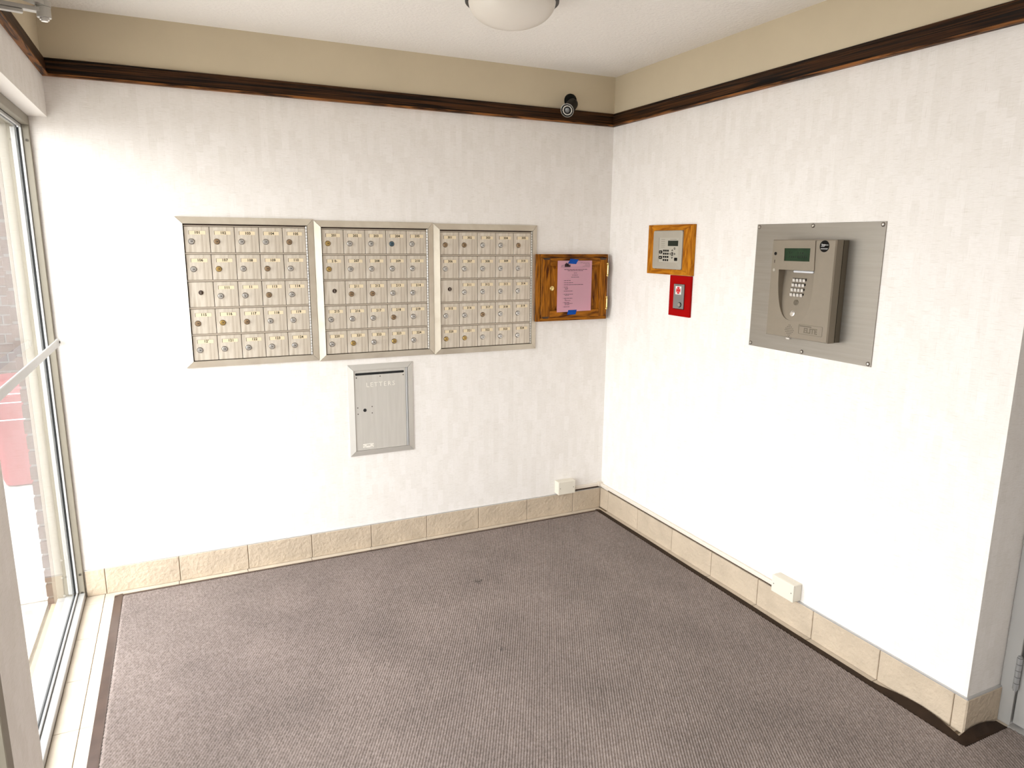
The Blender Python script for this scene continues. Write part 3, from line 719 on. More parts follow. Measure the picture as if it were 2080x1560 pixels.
# door: stiles, rails, raised panel
dr = bpy.data.objects.new('door', None); C.objects.link(dr); dr.parent = kc
A0, A1, Z0_, Z1_ = 0.0225, CW-0.0085, 0.0195, CH-0.0205
for (a, b, c, d, mt, nm) in ((A0, A0+0.0525, Z0_, Z1_, 'oak_v', 'stile'), (A1-0.0500, A1, Z0_, Z1_, 'oak_v', 'stile'),
                             (A0+0.0525, A1-0.0500, Z1_-0.0400, Z1_, 'oak_h', 'rail'), (A0+0.0525, A1-0.0500, Z0_, Z0_+0.0400, 'oak_h', 'rail')):
    bm = B(); box(bm, a+0.0002, b-0.0002, -0.0440, -0.0322, c, d, 0.0025); obj(nm, bm, mt, dr)
pa, pb, pc, pd = A0+0.0525, A1-0.0500, Z0_+0.0400, Z1_-0.0400
bm = B(); box(bm, pa, pb, -0.0345, -0.0322, pc, pd)
v0 = [bm.verts.new(q) for q in ((pa+0.006, -0.0346, pc+0.006), (pb-0.006, -0.0346, pc+0.006), (pb-0.006, -0.0346, pd-0.006), (pa+0.006, -0.0346, pd-0.006))]
v1 = [bm.verts.new(q) for q in ((pa+0.026, -0.0415, pc+0.022), (pb-0.026, -0.0415, pc+0.022), (pb-0.026, -0.0415, pd-0.022), (pa+0.026, -0.0415, pd-0.022))]
bm.faces.new(v1)
for i in range(4): bm.faces.new((v0[i], v0[(i+1) % 4], v1[(i+1) % 4], v1[i]))
obj('raised_panel', bm, 'oak_v', dr)
for (x, z) in ((A0+0.029, Z1_-0.0035), (A1-0.031, Z1_-0.0035), (A0+0.026, Z0_+0.0035)):
    bm = B(); prism(bm, [(x-0.024, z+0.0045), (x-0.015, z-0.0060), (x+0.015, z-0.0060), (x+0.024, z+0.0045)], -0.0446, -0.0420); obj('finger_notch', bm, 'knot', dr)
bm = B(); lathe(bm, [(0.0, 0.020), (0.008, 0.0195), (0.0125, 0.0165), (0.0135, 0.012), (0.011, 0.008), (0.0065, 0.006), (0.006, 0.0)], (0.0782, -0.0441, 0.1830), (0, -1, 0), 20)
obj('knob', bm, 'brass_bright', dr, True)
for zc in (0.2805, 0.0930):
    bm = B(); xh = CW-0.0085
    box(bm, xh-0.004, xh+0.004, -0.0462, -0.0445, zc-0.028, zc+0.028, 0.0006)
    cyl(bm, (xh, -0.0480, zc-0.024), (0, 0, 1), 0.0030, 0.048, 10)
    for q in (-0.033, 0.033): lathe(bm, [(0, 0.003), (0.004, 0.0026), (0.0062, 0.0)], (xh, -0.0445, zc+q), (0, -1, 0), 12)
    obj('hinge', bm, 'brass_bright', dr, True)

# pink notice
PX, PZ = -0.3610, 1.2060
pn = thing('notice_paper', 'pink printed meeting agenda sheet hanging on the oak cabinet door', 'paper', (PX, -0.0464, PZ))
PW, PHt = 0.2185, 0.2815
bm = B(); n = 8
g0 = [[bm.verts.new((PW*i/n, -0.0008*math.sin(PI*i/n)-(0.0006 if j == 0 else 0.0), PHt*j/n - 0.0 + 0.004*i/n*(1-j/n))) for j in range(n+1)] for i in range(n+1)]
for i in range(n):
    for j in range(n): bm.faces.new((g0[i][j], g0[i+1][j], g0[i+1][j+1], g0[i][j+1]))
r = bmesh.ops.solidify(bm, geom=list(bm.faces), thickness=0.0003)
obj('sheet', bm, 'pink', pn)
def words(bm, x0, x1, z, h=0.0026, seed=0):
    rr = random.Random(seed); x = x0
    while x < x1-0.002:
        wl = min(rr.uniform(0.006, 0.018), x1-x); box(bm, x, x+wl, -0.0018, -0.0015, z-h/2, z+h/2); x += wl+0.0022
bm = B()
for k, (a, b, z, h) in enumerate(((0.143, 0.205, 0.2705, 0.0014), (0.160, 0.205, 0.2650, 0.0010), (0.172, 0.205, 0.2600, 0.0010), (0.168, 0.205, 0.2555, 0.0010), (0.158, 0.205, 0.2510, 0.0012),
        (0.041, 0.188, 0.2335, 0.0030), (0.063, 0.163, 0.2275, 0.0030), (0.102, 0.122, 0.2145, 0.0026), (0.092, 0.128, 0.2030, 0.0026), (0.086, 0.135, 0.1915, 0.0028),
        (0.042, 0.083, 0.1735, 0.0030), (0.042, 0.098, 0.1620, 0.0030), (0.042, 0.163, 0.1510, 0.0030), (0.042, 0.065, 0.1375, 0.0030), (0.048, 0.068, 0.1310, 0.0024), (0.048, 0.068, 0.1255, 0.0024),
        (0.042, 0.098, 0.1155, 0.0030), (0.042, 0.044, 0.1070, 0.0020), (0.042, 0.099, 0.0985, 0.0030), (0.048, 0.074, 0.0920, 0.0026), (0.042, 0.097, 0.0760, 0.0030), (0.048, 0.060, 0.0690, 0.0022), (0.048, 0.087, 0.0635, 0.0024),
        (0.042, 0.077, 0.0525, 0.0030), (0.048, 0.098, 0.0465, 0.0026), (0.048, 0.082, 0.0405, 0.0026), (0.042, 0.079, 0.0290, 0.0030))):
    words(bm, a, b, z, h, k)
for z in (0.1735, 0.1620, 0.1510, 0.1375, 0.1155, 0.0985, 0.0760, 0.0525, 0.0290): box(bm, 0.0355, 0.0375, -0.0018, -0.0015, z-0.001, z+0.001)
box(bm, 0.020, 0.205, -0.0018, -0.0015, 0.2455, 0.2462)
obj('printed_text', bm, 'text_grey', pn)
bm = B()
for (x, h) in ((0.046, 0.013), (0.0505, 0.018), (0.055, 0.021), (0.0595, 0.016), (0.064, 0.018), (0.0685, 0.014), (0.073, 0.008), (0.0775, 0.010)): box(bm, x-0.0018, x+0.0016, -0.0019, -0.0015, 0.2495, 0.2495+h)
box(bm, 0.042, 0.0815, -0.0019, -0.0015, 0.2485, 0.2497)
obj('skyline_emblem', bm, 'ink', pn)
link('lettering', text_mesh('JCT', 0.0105, 'ink', y=-0.0017), pn, (0.0315, 0, 0.2535))
for (nm, lab, x, z, sk, rot) in (('masking_tape', 'strip of blue masking tape over the top edge of the pink notice', 0.0965, 0.2775, 0.010, -0.06), ('masking_tape', 'strip of blue masking tape over the bottom edge of the pink notice', 0.0955, -0.0020, 0.006, 0.02)):
    bm = B(); hw, hh = 0.0290, 0.0125
    pts = [(-hw-sk*0.3, -hh), (hw-sk, -hh-0.001), (hw+sk*0.4, hh), (-hw+sk, hh+0.0005)]
    prism(bm, [(p[0]*math.cos(rot)-p[1]*math.sin(rot), p[0]*math.sin(rot)+p[1]*math.cos(rot)) for p in pts], -0.0007, -0.0002)
    tag(obj(nm, bm, 'tape', None, False, (PX+x, -0.0478, PZ+z)), lab, 'tape')

# ================================================================== ALARM PANEL (right wall); local +x runs along -y
RW = -PI/2
ap = thing('alarm_panel', 'putty coloured alarm keypad with dark display in a honey oak frame', 'alarm panel', (0, -0.3905, 1.4320), RW)
AW, AH = 0.3540, 0.2440
ix0, ix1, iz0, iz1 = 0.0508, 0.2842, 0.0262, 0.2162
for pts, mt in (([(0, 0), (ix0, iz0), (ix0, iz1), (0, AH)], 'gold_v'), ([(AW, 0), (AW, AH), (ix1, iz1), (ix1, iz0)], 'gold_v'), ([(0, 0), (AW, 0), (ix1, iz0), (ix0, iz0)], 'gold_h'), ([(0, AH), (ix0, iz1), (ix1, iz1), (AW, AH)], 'gold_h')):
    cxm = sum(p[0] for p in pts)/4; czm = sum(p[1] for p in pts)/4
    bm = B(); prism(bm, [(p[0]+(cxm-p[0])*0.004, p[1]+(czm-p[1])*0.004) for p in pts], -0.0180, -0.0005); obj('frame_member', bm, mt, ap)
bm = B()
a = rrect(ix0+0.001, ix1-0.001, iz0+0.001, iz1-0.001, 0.010, 4); b2 = rrect(ix0+0.006, ix1-0.006, iz0+0.006, iz1-0.006, 0.010, 4)
n = len(a); V0 = [bm.verts.new((p[0], -0.001, p[1])) for p in a]; V1 = [bm.verts.new((p[0], -0.0230, p[1])) for p in a]; V2 = [bm.verts.new((p[0], -0.0270, p[1])) for p in b2]
for i in range(n):
    j = (i+1) % n; bm.faces.new((V0[i], V0[j], V1[j], V1[i])); bm.faces.new((V1[i], V1[j], V2[j], V2[i]))
bm.faces.new(V2)
hs = obj('housing', bm, 'panel_grey', ap, True)
def R2(y, z): return (-0.3905-y, z-1.4320)
bm = B(); p0 = R2(-0.4970, 1.4930); p1 = R2(-0.6530, 1.6130)
box(bm, p0[0]-0.0015, p0[0]+0.0005, -0.0276, -0.0271, p0[1], p1[1], mi=1); box(bm, p0[0], p1[0], -0.0278, -0.0271, p0[1], p1[1], 0.0002); obj('overlay', bm, ['panel_face', 'ink'], ap)
bm = B(); q0 = R2(-0.569, 1.5725); q1 = R2(-0.6480, 1.5985); box(bm, q0[0], q1[0], -0.0286, -0.0279, q0[1], q1[1], 0.0002); obj('display', bm, 'lcd_dark', ap)
keys = []
for zc in (1.5495, 1.5345, 1.5190, 1.5035):
    for yc in (-0.5395, -0.5555, -0.5715): keys.append((yc, zc, 0.0058, 0.0046, 'ink'))
for zc in (1.5425, 1.5155): keys.append((-0.5135, zc, 0.0130, 0.0075, 'ink'))
keys += [(-0.6060, 1.5340, 0.0075, 0.0078, 'ink'), (-0.6355, 1.5090, 0.0115, 0.0078, 'ink')]
for (yc, zc, hw, hh, mt) in keys:
    bm = B(); cx, cz = R2(yc, zc); prism(bm, rrect(cx-hw, cx+hw, cz-hh, cz+hh, min(hw, hh)*0.45, 3), -0.0290, -0.0279); obj('key', bm, mt, ap)
for (yc, zc) in ((-0.5135, 1.5425), (-0.5135, 1.5155), (-0.6060, 1.5340)):
    bm = B(); cx, cz = R2(yc, zc); box(bm, cx-0.006, cx+0.005, -0.0293, -0.0290, cz-0.002, cz+0.0016); obj('key_caption', bm, 'panel_face', ap)
for (yc, zc, k) in ((-0.6055, 1.5510, 0), (-0.6055, 1.5165, 1), (-0.6245, 1.5345, 2), (-0.5895, 1.5345, 3), (-0.6225, 1.5605, 4)):
    bm = B(); cx, cz = R2(yc, zc)
    if k < 4:
        ang = (PI/2, -PI/2, 0, PI)[k]
        tri = [(cx+0.0075*math.cos(ang+q), cz+0.0062*math.sin(ang+q)) for q in (0, 2*PI/3, 4*PI/3)]; tr2 = [(cx+0.0035*math.cos(ang+q), cz+0.0028*math.sin(ang+q)) for q in (0, 2*PI/3, 4*PI/3)]
        ring(bm, tri, tr2, -0.0286, -0.0279)
    else: ring(bm, [(cx-0.005, cz-0.005), (cx+0.005, cz-0.005), (cx+0.005, cz+0.005), (cx-0.005, cz+0.005)], [(cx-0.0028, cz-0.003), (cx+0.0028, cz-0.003), (cx+0.0028, cz+0.003), (cx-0.0028, cz+0.003)], -0.0286, -0.0279)
    obj('arrow_key', bm, 'ink', ap)
bm = B()
for k in range(5): cx, cz = R2(-0.5140, 1.6040-0.0093*k); box(bm, cx, cx+0.030, -0.0282, -0.0279, cz-0.0008, cz+0.0008)
cx, cz = R2(-0.5850, 1.6045); box(bm, cx, cx+0.050, -0.0282, -0.0279, cz-0.0008, cz+0.0008)
obj('caption', bm, 'panel_line', ap)
for x in (0.078, 0.238):
    bm = B(); box(bm, x-0.003, x+0.003, -0.0225, -0.0180, iz0-0.001, iz0+0.004); obj('latch', bm, 'ink', ap)

# ------------------------------------------------------------------ red key switch box
rb = thing('fire_key_box', 'red fire service key switch plate with grey lock below the alarm panel', 'key switch', (0, -0.5785, 1.2315), RW)
bm = B(); box(bm, 0, 0.1615, -0.0120, -0.0005, 0, 0.1985, 0.0012); obj('red_plate', bm, 'red', rb)
bm = B(); box(bm, 0.0385, 0.1205, -0.0128, -0.0121, 0.0345, 0.1585); obj('gasket_or_shadow_gap', bm, 'ink', rb)  # black sheet behind the switch plate, painted in as its shadow gap
bm = B(); box(bm, 0.0405, 0.1195, -0.0175, -0.0129, 0.0375, 0.1575, 0.0010); gp = obj('switch_plate', bm, 'grey_metal', rb)
bm = B(); box(bm, 0.0555, 0.0995, -0.0180, -0.0176, 0.1075, 0.1470); obj('sticker', bm, 'white', gp)
bm = B(); cx, cz = 0.0775, 0.1272
arms = []
for k in range(4):
    a = k*PI/2
    loc = [(0.0035, 0.0030), (0.0155, 0.0120), (0.0180, 0.0), (0.0155, -0.0120), (0.0035, -0.0030)]
    arms.append([(cx+(p[0]*math.cos(a)-p[1]*math.sin(a))*0.95, cz+(p[0]*math.sin(a)+p[1]*math.cos(a))*0.98) for p in loc])
for ar in arms: prism(bm, ar, -0.0184, -0.0181)
cyl(bm, (cx, -0.0181, cz), (0, -1, 0), 0.0070, 0.0004, 16)
obj('cross_emblem', bm, 'red_print', gp)
bm = B(); cx, cz = 0.0935, 0.0575
cyl(bm, (cx, -0.0176, cz), (0, -1, 0), 0.0125, 0.0015, 20, mi=0); cyl(bm, (cx, -0.0191, cz), (0, -1, 0), 0.0092, 0.003, 20, mi=1); box(bm, cx-0.001, cx+0.006, -0.0224, -0.0221, cz-0.001, cz+0.001, mi=0)
obj('key_lock', bm, ['ink', 'nickel'], gp)

# ================================================================== INTERCOM
ic = thing('entry_intercom', 'taupe metal entry intercom with keypad and green display on a brushed steel plate', 'intercom', (0, -1.1405, 1.1525), RW)
def Q(y, z): return (-1.1405-y, z-1.1525)
bm = B(); box(bm, 0, 0.6085, -0.0040, -0.0005, 0, 0.5145, 0.0006); pl_ = obj('back_plate', bm, 'ss', ic)
for (y, z) in ((-1.1522, 1.6558), (-1.4330, 1.6565), (-1.7365, 1.6564), (-1.1515, 1.1645), (-1.4330, 1.1640), (-1.7365, 1.1625)):
    bm = B(); cx, cz = Q(y, z); cyl(bm, (cx, -0.0041, cz), (0, -1, 0), 0.0082, 0.0005, 14, mi=1); lathe(bm, [(0, 0.0035), (0.004, 0.003), (0.0062, 0.0)], (cx, -0.0046, cz), (0, -1, 0), 14); obj('screw', bm, ['steel_screw', 'knot'], pl_)
bx0, bz0 = Q(-1.3000, 1.2225); bx1, bz1 = Q(-1.6065, 1.6035)
# case behind, lid in front
bm = B(); box(bm, bx0+0.002, bx1-0.001, -0.0330, -0.0042, bz0+0.001, bz1-0.001, 0.0015); obj('case', bm, 'icom_side', ic)
FD = -0.0720
# U-shaped opening in the lid
ux0, ux1 = Q(-1.3440, 0)[0], Q(-1.5190, 0)[0]; uc = (ux0+ux1)/2; hw = (ux1-ux0)/2; ztop = Q(0, 1.4870)[1]; zbot = Q(0, 1.2905)[1]
U = []
for i in range(25):                     # right side down, round, left side up
    a = PI*i/24; s = math.cos(a)
    U.append((uc+0.006*(math.sin(a)) + hw*math.copysign(abs(s)**0.62, s), ztop - (ztop-zbot)*math.sin(a)**0.82))
top = [(ux0+(ux1-ux0)*k/7, ztop) for k in range(1, 7)]
inner = U + top
def edge_point(p, c):
    dx, dz = p[0]-c[0], p[1]-c[1]; ts = []
    if dx > 0: ts.append((bx1-0.004-c[0])/dx)
    if dx < 0: ts.append((bx0+0.004-c[0])/dx)
    if dz > 0: ts.append((bz1-0.004-c[1])/dz)
    if dz < 0: ts.append((bz0+0.004-c[1])/dz)
    t = min(ts); return (c[0]+dx*t, c[1]+dz*t)
ctr = (uc, ztop-0.05); outer = [edge_point(p, ctr) for p in inner]
for cx, cz in ((bx1-0.004, bz1-0.004), (bx0+0.004, bz1-0.004), (bx0+0.004, bz0+0.004), (bx1-0.004, bz0+0.004)):
    k = min(range(len(outer)), key=lambda i: (outer[i][0]-cx)**2+(outer[i][1]-cz)**2); outer[k] = (cx, cz)
bm = B(); n = len(inner)
FO = [bm.verts.new((p[0], FD, p[1])) for p in outer]; FI = [bm.verts.new((p[0], FD, p[1])) for p in inner]
def grow(p, d): return (bx0 if abs(p[0]-bx0-0.004) < 1e-5 else bx1 if abs(p[0]-bx1+0.004) < 1e-5 else p[0], bz0 if abs(p[1]-bz0-0.004) < 1e-5 else bz1 if abs(p[1]-bz1+0.004) < 1e-5 else p[1])
SO = [bm.verts.new((grow(p, 0)[0], FD+0.005, grow(p, 0)[1])) for p in outer]; SB = [bm.verts.new((grow(p, 0)[0], -0.0335, grow(p, 0)[1])) for p in outer]
def rec(z): return FD + 0.002 + 0.033*max(0, (z-zbot)/(ztop-zbot))**0.9
RI = [bm.verts.new((p[0], rec(p[1]), p[1])) for p in inner]
for i in range(n):
    j = (i+1) % n
    for q in ((FO[i], FO[j], FI[j], FI[i]), (SO[i], SO[j], FO[j], FO[i]), (SB[i], SB[j], SO[j], SO[i]), (FI[i], FI[j], RI[j], RI[i])): bm.faces.new(q)
bm.faces.new(SB[::-1])
lid = obj('housing', bm, 'icom', ic)
# sloping keypad tongue
bm = B(); vv = [bm.verts.new((p[0], rec(p[1]), p[1])) for p in inner]
cen = [bm.verts.new((uc, rec(ztop-(ztop-zbot)*f), ztop-(ztop-zbot)*f)) for f in (0.02, 0.45, 0.9)]
bmesh.ops.contextual_create(bm, geom=[])
bm.faces.new(vv)
for c_ in cen: bm.verts.remove(c_)
bmesh.ops.triangulate(bm, faces=list(bm.faces))
tongue = obj('keypad_tongue', bm, 'icom', ic)
def on_t(y, z, lift=0.0):
    """point on the tongue for a target seen at the lid front plane"""
    x, zz = Q(y, z); yy = rec(zz); return x, yy-lift, zz
slope = math.atan2(0.033, (ztop-zbot))
bm = B(); box(bm, -0.0068, 0.0068, -0.0045, 0.0, -0.0068, 0.0068, 0.0012); key_me = mesh('key', bm, 'chrome')
bm = B(); box(bm, -0.0086, 0.0086, -0.0006, 0.0004, -0.0086, 0.0086); well_me = mesh('key_well', bm, 'ink')
for r in range(4):
    for c in range(4):
        y = -1.4020-0.0165*c; z = 1.4480-0.0190*r
        x, yy, zz = on_t(y, z, 0.0005)
        k = link('key', key_me, tongue, (x, yy-0.001, zz)); k.rotation_euler = (slope, 0, 0)
        k2 = link('key_well', well_me, tongue, (x+0.001, yy, zz-0.001)); k2.rotation_euler = (slope, 0, 0)
for (y, z, mt) in ((-1.4320, 1.3620, 'icom_side'), (-1.4260, 1.3185, 'chrome')):
    x, yy, zz = on_t(y, z, 0.0)
    bm = B(); lathe(bm, [(0, 0.0040), (0.0065, 0.0036), (0.0078, 0.0022), (0.0082, 0.002), (0.0112, 0.0018), (0.0116, 0.0)], (x, yy-0.0008, zz), (0, -1, 0.17), 20); obj('call_button', bm, mt, tongue, True)
bm = B(); xa, _ = Q(-1.4020, 0); xb, _ = Q(-1.5000, 0); zl = ztop-0.001
box(bm, xa, xb, rec(zl)-0.0200, rec(zl)-0.001, zl-0.0085, zl-0.0005, 0.003); obj('keypad_lamp', bm, 'lens_white', ic)
# raised display bezel with window
def plate_hole(name, out, inn, y0, y1, mt, parent):
    bm = B(); ring(bm, out, inn, y0, y1); return obj(name, bm, mt, parent)
O_ = [Q(-1.3430, 1.4875), Q(-1.5200, 1.4875), Q(-1.5150, 1.6005), Q(-1.3490, 1.6005)]
I_ = [Q(-1.3705, 1.5140), Q(-1.4950, 1.5160), Q(-1.4945, 1.5715), Q(-1.3680, 1.5705)]
plate_hole('display_bezel', O_, I_, FD-0.0035, FD-0.0003, 'icom', ic)
bm = B(); x0q, z0q = Q(-1.3655, 1.5120); x1q, z1q = Q(-1.4980, 1.5740); box(bm, x0q, x1q, FD-0.0012, FD-0.0004, z0q, z1q); disp = obj('display', bm, 'lcd_green', ic)
bm = B(); rr = random.Random(4)
for row_ in range(2):
    for k in range(9):
        x = x0q+0.026+k*0.0105; z = z1q-0.0205-row_*0.0150
        if rr.random() < 0.8: box(bm, x, x+rr.uniform(0.003, 0.006), FD-0.00135, FD-0.0012, z-rr.uniform(0.003, 0.0045), z+0.0035)
obj('characters', bm, 'lcd_ink', disp)
bm = B(); x0b, z0b = Q(-1.3700, 1.5142); x1b, _ = Q(-1.4955, 0); box(bm, x0b, x1b, FD-0.0032, FD-0.0013, z0b, z0b+0.0075); obj('display_ledge', bm, 'icom', ic)
# round black sticker
cx, cz = Q(-1.5555, 1.5795)
bm = B(); cyl(bm, (cx, FD-0.0003, cz), (0, -1, 0), 0.0215, 0.0005, 32); st = obj('round_sticker', bm, 'ink', ic)
link('lettering', text_mesh('key', 0.0120, 'white', y=FD-0.0009), st, (cx-0.005, 0, cz+0.0055))
bm = B(); box(bm, cx+0.001, cx+0.017, FD-0.0010, FD-0.0008, cz+0.0040, cz+0.0055); box(bm, cx-0.015, cx-0.001, FD-0.0010, FD-0.0008, cz-0.0012, cz-0.0002); box(bm, cx-0.016, cx+0.016, FD-0.0010, FD-0.0008, cz-0.0085, cz-0.0077); box(bm, cx-0.016, cx+0.015, FD-0.0010, FD-0.0008, cz-0.0110, cz-0.0103); obj('sticker_print', bm, 'white', st)
# peephole camera, keyhole and stud on the left strip
for (y, z, r_, mt) in ((-1.3205, 1.5490, 0.0065, 'ink'), (-1.3190, 1.4845, 0.0060, 'steel_screw')):
    bm = B(); x, zz = Q(y, z); cyl(bm, (x, FD-0.0002, zz), (0, -1, 0), r_, 0.0008, 16); obj('camera_hole' if mt == 'ink' else 'stud', bm, mt, ic)
bm = B(); x, zz = Q(-1.3185, 1.5185); box(bm, x-0.0018, x+0.0018, FD-0.0008, FD-0.0002, zz-0.006, zz+0.006); obj('indicator_slot', bm, 'knot', ic)
# speaker holes (diamond)
bm = B(); sx, sz = Q(-1.4230, 1.2530)
for r, cnt in ((3, 2), (2, 4), (1, 6), (0, 7), (-1, 6), (-2, 4), (-3, 2), (-4, 1)):
    for k in range(cnt): cyl(bm, (sx+(k-(cnt-1)/2)*0.0068, FD-0.0001, sz+r*0.0066), (0, -1, 0), 0.0014, 0.0004, 6)
obj('speaker_grille', bm, 'ink', ic)['kind'] = 'stuff'
# name badge
bx, bz = Q(-1.5255, 1.2635); bw, bh = 0.0565, 0.0190
bm = B(); ring(bm, rrect(bx-bw, bx+bw, bz-bh, bz+bh, 0.004, 3), rrect(bx-bw+0.0012, bx+bw-0.0012, bz-bh+0.0012, bz+bh-0.0012, 0.0034, 3), FD-0.0006, FD-0.0001)
box(bm, bx-bw+0.004, bx+0.004, FD-0.0005, FD-0.0001, bz+0.0105, bz+0.0145)
bd_ = obj('badge', bm, 'icom_side', ic)
link('lettering', text_mesh('ELITE', 0.0275, 'icom_side', y=FD-0.0002, outline=0.0006), bd_, (bx, 0, bz-0.0042))
bm = B(); x, zz = Q(-1.4060, 1.2225); box(bm, x-0.010, x+0.010, -0.060, -0.045, zz-0.0085, zz-0.0002, 0.002); obj('lid_lock', bm, 'chrome', ic)
bm = B(); x = bx1; box(bm, x-0.0005, x+0.0006, -0.0345, -0.0328, bz0+0.002, bz1-0.002); obj('lid_seam', bm, 'ink', ic)

# ================================================================== RACEWAY AND JUNCTION BOXES
def jbox(name, label, loc, rz, Wd, Hd, D):
    t = thing(name, label, 'junction box', loc, rz)
    bm = B(); box(bm, 0, Wd, -D+0.005, -0.0005, 0, Hd, 0.0025); obj('body', bm, 'jbox', t)
    bm = B(); box(bm, 0, Wd, -D, -D+0.0046, 0, Hd, 0.003, seg=2); cv = obj('cover', bm, 'jbox', t)
    for x in (0.012, Wd-0.012):
        bm = B(); cyl(bm, (x, -D-0.0003, Hd*0.5), (0, -1, 0), 0.0026, 0.0006, 10); obj('screw', bm, 'panel_line', cv)
jbox('junction_box', 'ivory junction box on the mailbox wall at the end of a short raceway', (-0.3260, 0, 0.1345), 0, 0.1130, 0.0780, 0.050)
jbox('junction_box', 'ivory junction box on the intercom wall at the end of the long raceway', (0, -1.4230, 0.1310), RW, 0.1190, 0.0760, 0.047)
rc = thing('cable_raceway', 'ivory surface cable raceway running round the room corner above the tile base', 'raceway', (0, 0, 0.1375))
rp = lambda z: [(0.0006, z), (0.0120, z), (0.0135, z+0.003), (0.0135, z+0.016), (0.0110, z+0.019), (0.0006, z+0.019)]
bm = B(); extr(bm, [(-d, z-0.1375) for d, z in rp(0.1385)], 'x', -0.2125, -0.0005); obj('channel', bm, 'raceway', rc)
bm = B(); extr(bm, [(-d, z-0.1375) for d, z in rp(0.1335)], 'y', -1.4225, -0.0400); obj('channel', bm, 'raceway', rc)
bm = B(); extr(bm, [(-d*1.12, z-0.1378) for d, z in rp(0.1340)], 'y', -0.0850, -0.0170); box(bm, -0.030, -0.0006, -0.0185, -0.0006, 0.0005, 0.0240); obj('elbow', bm, 'raceway', rc)
bm = B(); box(bm, -0.2120, -0.0200, -0.0120, -0.0010, -0.0065, 0.0005); box(bm, -0.0100, -0.0010, -1.4220, -0.0900, -0.0092, -0.0035); obj('raceway_shadow_strip', bm, 'knot', rc)  # dark strips put in as the shadow line under the raceway

# ================================================================== SECURITY CAMERA
sc_ = thing('security_camera', 'black bullet security camera on the beige frieze above the dark picture rail', 'camera', (-0.281, 0, 2.3240))
bm = B(); lathe(bm, [(0, 0.022), (0.022, 0.021), (0.033, 0.014), (0.036, 0.004), (0.036, 0.0005)], (0, 0, 0), (0, -1, 0), 28); obj('base', bm, 'camblack', sc_, True)
tip = Vector((-0.078, -0.110, -0.071)); ax = (tip - Vector((0.004, -0.030, -0.014))).normalized()
bm = B(); cyl(bm, Vector((0, -0.018, 0)), Vector((0.002, -0.02, -0.012)), 0.013, 0.03, 16); obj('swivel', bm, 'camblack', sc_, True)
L_ = 0.118; st_ = tip - ax*L_
bm = B(); lathe(bm, [(0, 0), (0.024, 0.001), (0.028, 0.006), (0.0295, 0.03), (0.0295, L_-0.012), (0.0335, L_-0.010), (0.0345, L_), (0.0310, L_), (0.0295, L_-0.004), (0, L_-0.004)], st_, ax, 32); obj('body', bm, 'camblack', sc_, True)
bm = B(); lathe(bm, [(0.0312, L_-0.001), (0.0345, L_-0.001), (0.0350, L_+0.001), (0.0330, L_+0.0015), (0.0312, L_+0.0005)], st_, ax, 32); obj('front_ring', bm, 'camgrey', sc_, True)
bm = B(); t_ = Vector((0, 0, 1)); u_ = ax.cross(t_).normalized(); v_ = ax.cross(u_)
for k in range(18):
    a = 2*PI*k/18; cyl(bm, st_ + ax*(L_-0.004) + (u_*math.cos(a)+v_*math.sin(a))*0.0225, ax, 0.0034, 0.0025, 8)
obj('led_ring', bm, 'led', sc_)
bm = B(); lathe(bm, [(0, 0.006), (0.008, 0.0055), (0.0125, 0.004), (0.0130, 0.0)], st_+ax*(L_-0.004), ax, 24); obj('lens', bm, 'lens', sc_, True)
bm = B(); lathe(bm, [(0.0128, 0.0012), (0.0165, 0.0012), (0.0165, 0.0)], st_+ax*(L_-0.004), ax, 24); obj('lens_rim', bm, 'camblack', sc_, True)

# ================================================================== CEILING LIGHT
cl = thing('ceiling_light', 'flush ceiling light with frosted white dome and thin black rim', 'ceiling light', (-1.0880, -0.9850, H))
bm = B(); lathe(bm, [(0.0, -0.0005), (0.152, -0.0005), (0.164, -0.006), (0.1690, -0.030), (0.168, -0.046), (0.157, -0.048), (0.155, -0.030), (0, -0.028)], (0, 0, 0), (0, 0, 1), 64); obj('rim', bm, 'rim', cl, True)
bm = B(); prof = []
for i in range(15):
    a = PI/2*i/14; prof.append((0.1570*math.cos(a)**0.85 if i < 14 else 0.0, -0.040-0.088*math.sin(a)))
lathe(bm, prof, (0, 0, 0), (0, 0, 1), 64); obj('dome', bm, 'dome', cl, True)

# ================================================================== DOOR CLOSER (on the entrance door)
dc = thing('door_closer', 'silver door closer with jointed arms reaching out from the entrance door head', 'door closer', (-2.66, -1.95, 2.00))
def bar(bm, a, b, wd, ht):
    a, b = Vector(a), Vector(b); d = (b-a); L = d.length; d.normalize(); s = d.cross(Vector((0, 0, 1))).normalized(); u = s.cross(d)
    vv = []
    for p in (a, b):
        for (i, j) in ((-1, -1), (1, -1), (1, 1), (-1, 1)): vv.append(bm.verts.new(p + s*wd/2*i + u*ht/2*j))
    for q in ((0, 1, 2, 3), (7, 6, 5, 4), (0, 4, 5, 1), (1, 5, 6, 2), (2, 6, 7, 3), (3, 7, 4, 0)): bm.faces.new([vv[i] for i in q])
KN = Vector((0.2050, 0.350, 0.0510))   # elbow joint, local
bm = B(); box(bm, -0.0545, -0.002, -0.22, 0.060, -0.085, -0.035, 0.006); obj('closer_body', bm, 'closer', dc)
bm = B(); cyl(bm, (-0.028, 0.030, -0.036), (0, 0, 1), 0.014, 0.094, 20); obj('spindle', bm, 'closer', dc, True)
bm = B(); bar(bm, (-0.028, 0.030, 0.062), KN+Vector((0, 0, 0.011)), 0.022, 0.007); cyl(bm, KN+Vector((0, 0, 0.006)), (0, 0, 1), 0.0142, 0.012, 24); obj('main_arm', bm, 'closer', dc, True)
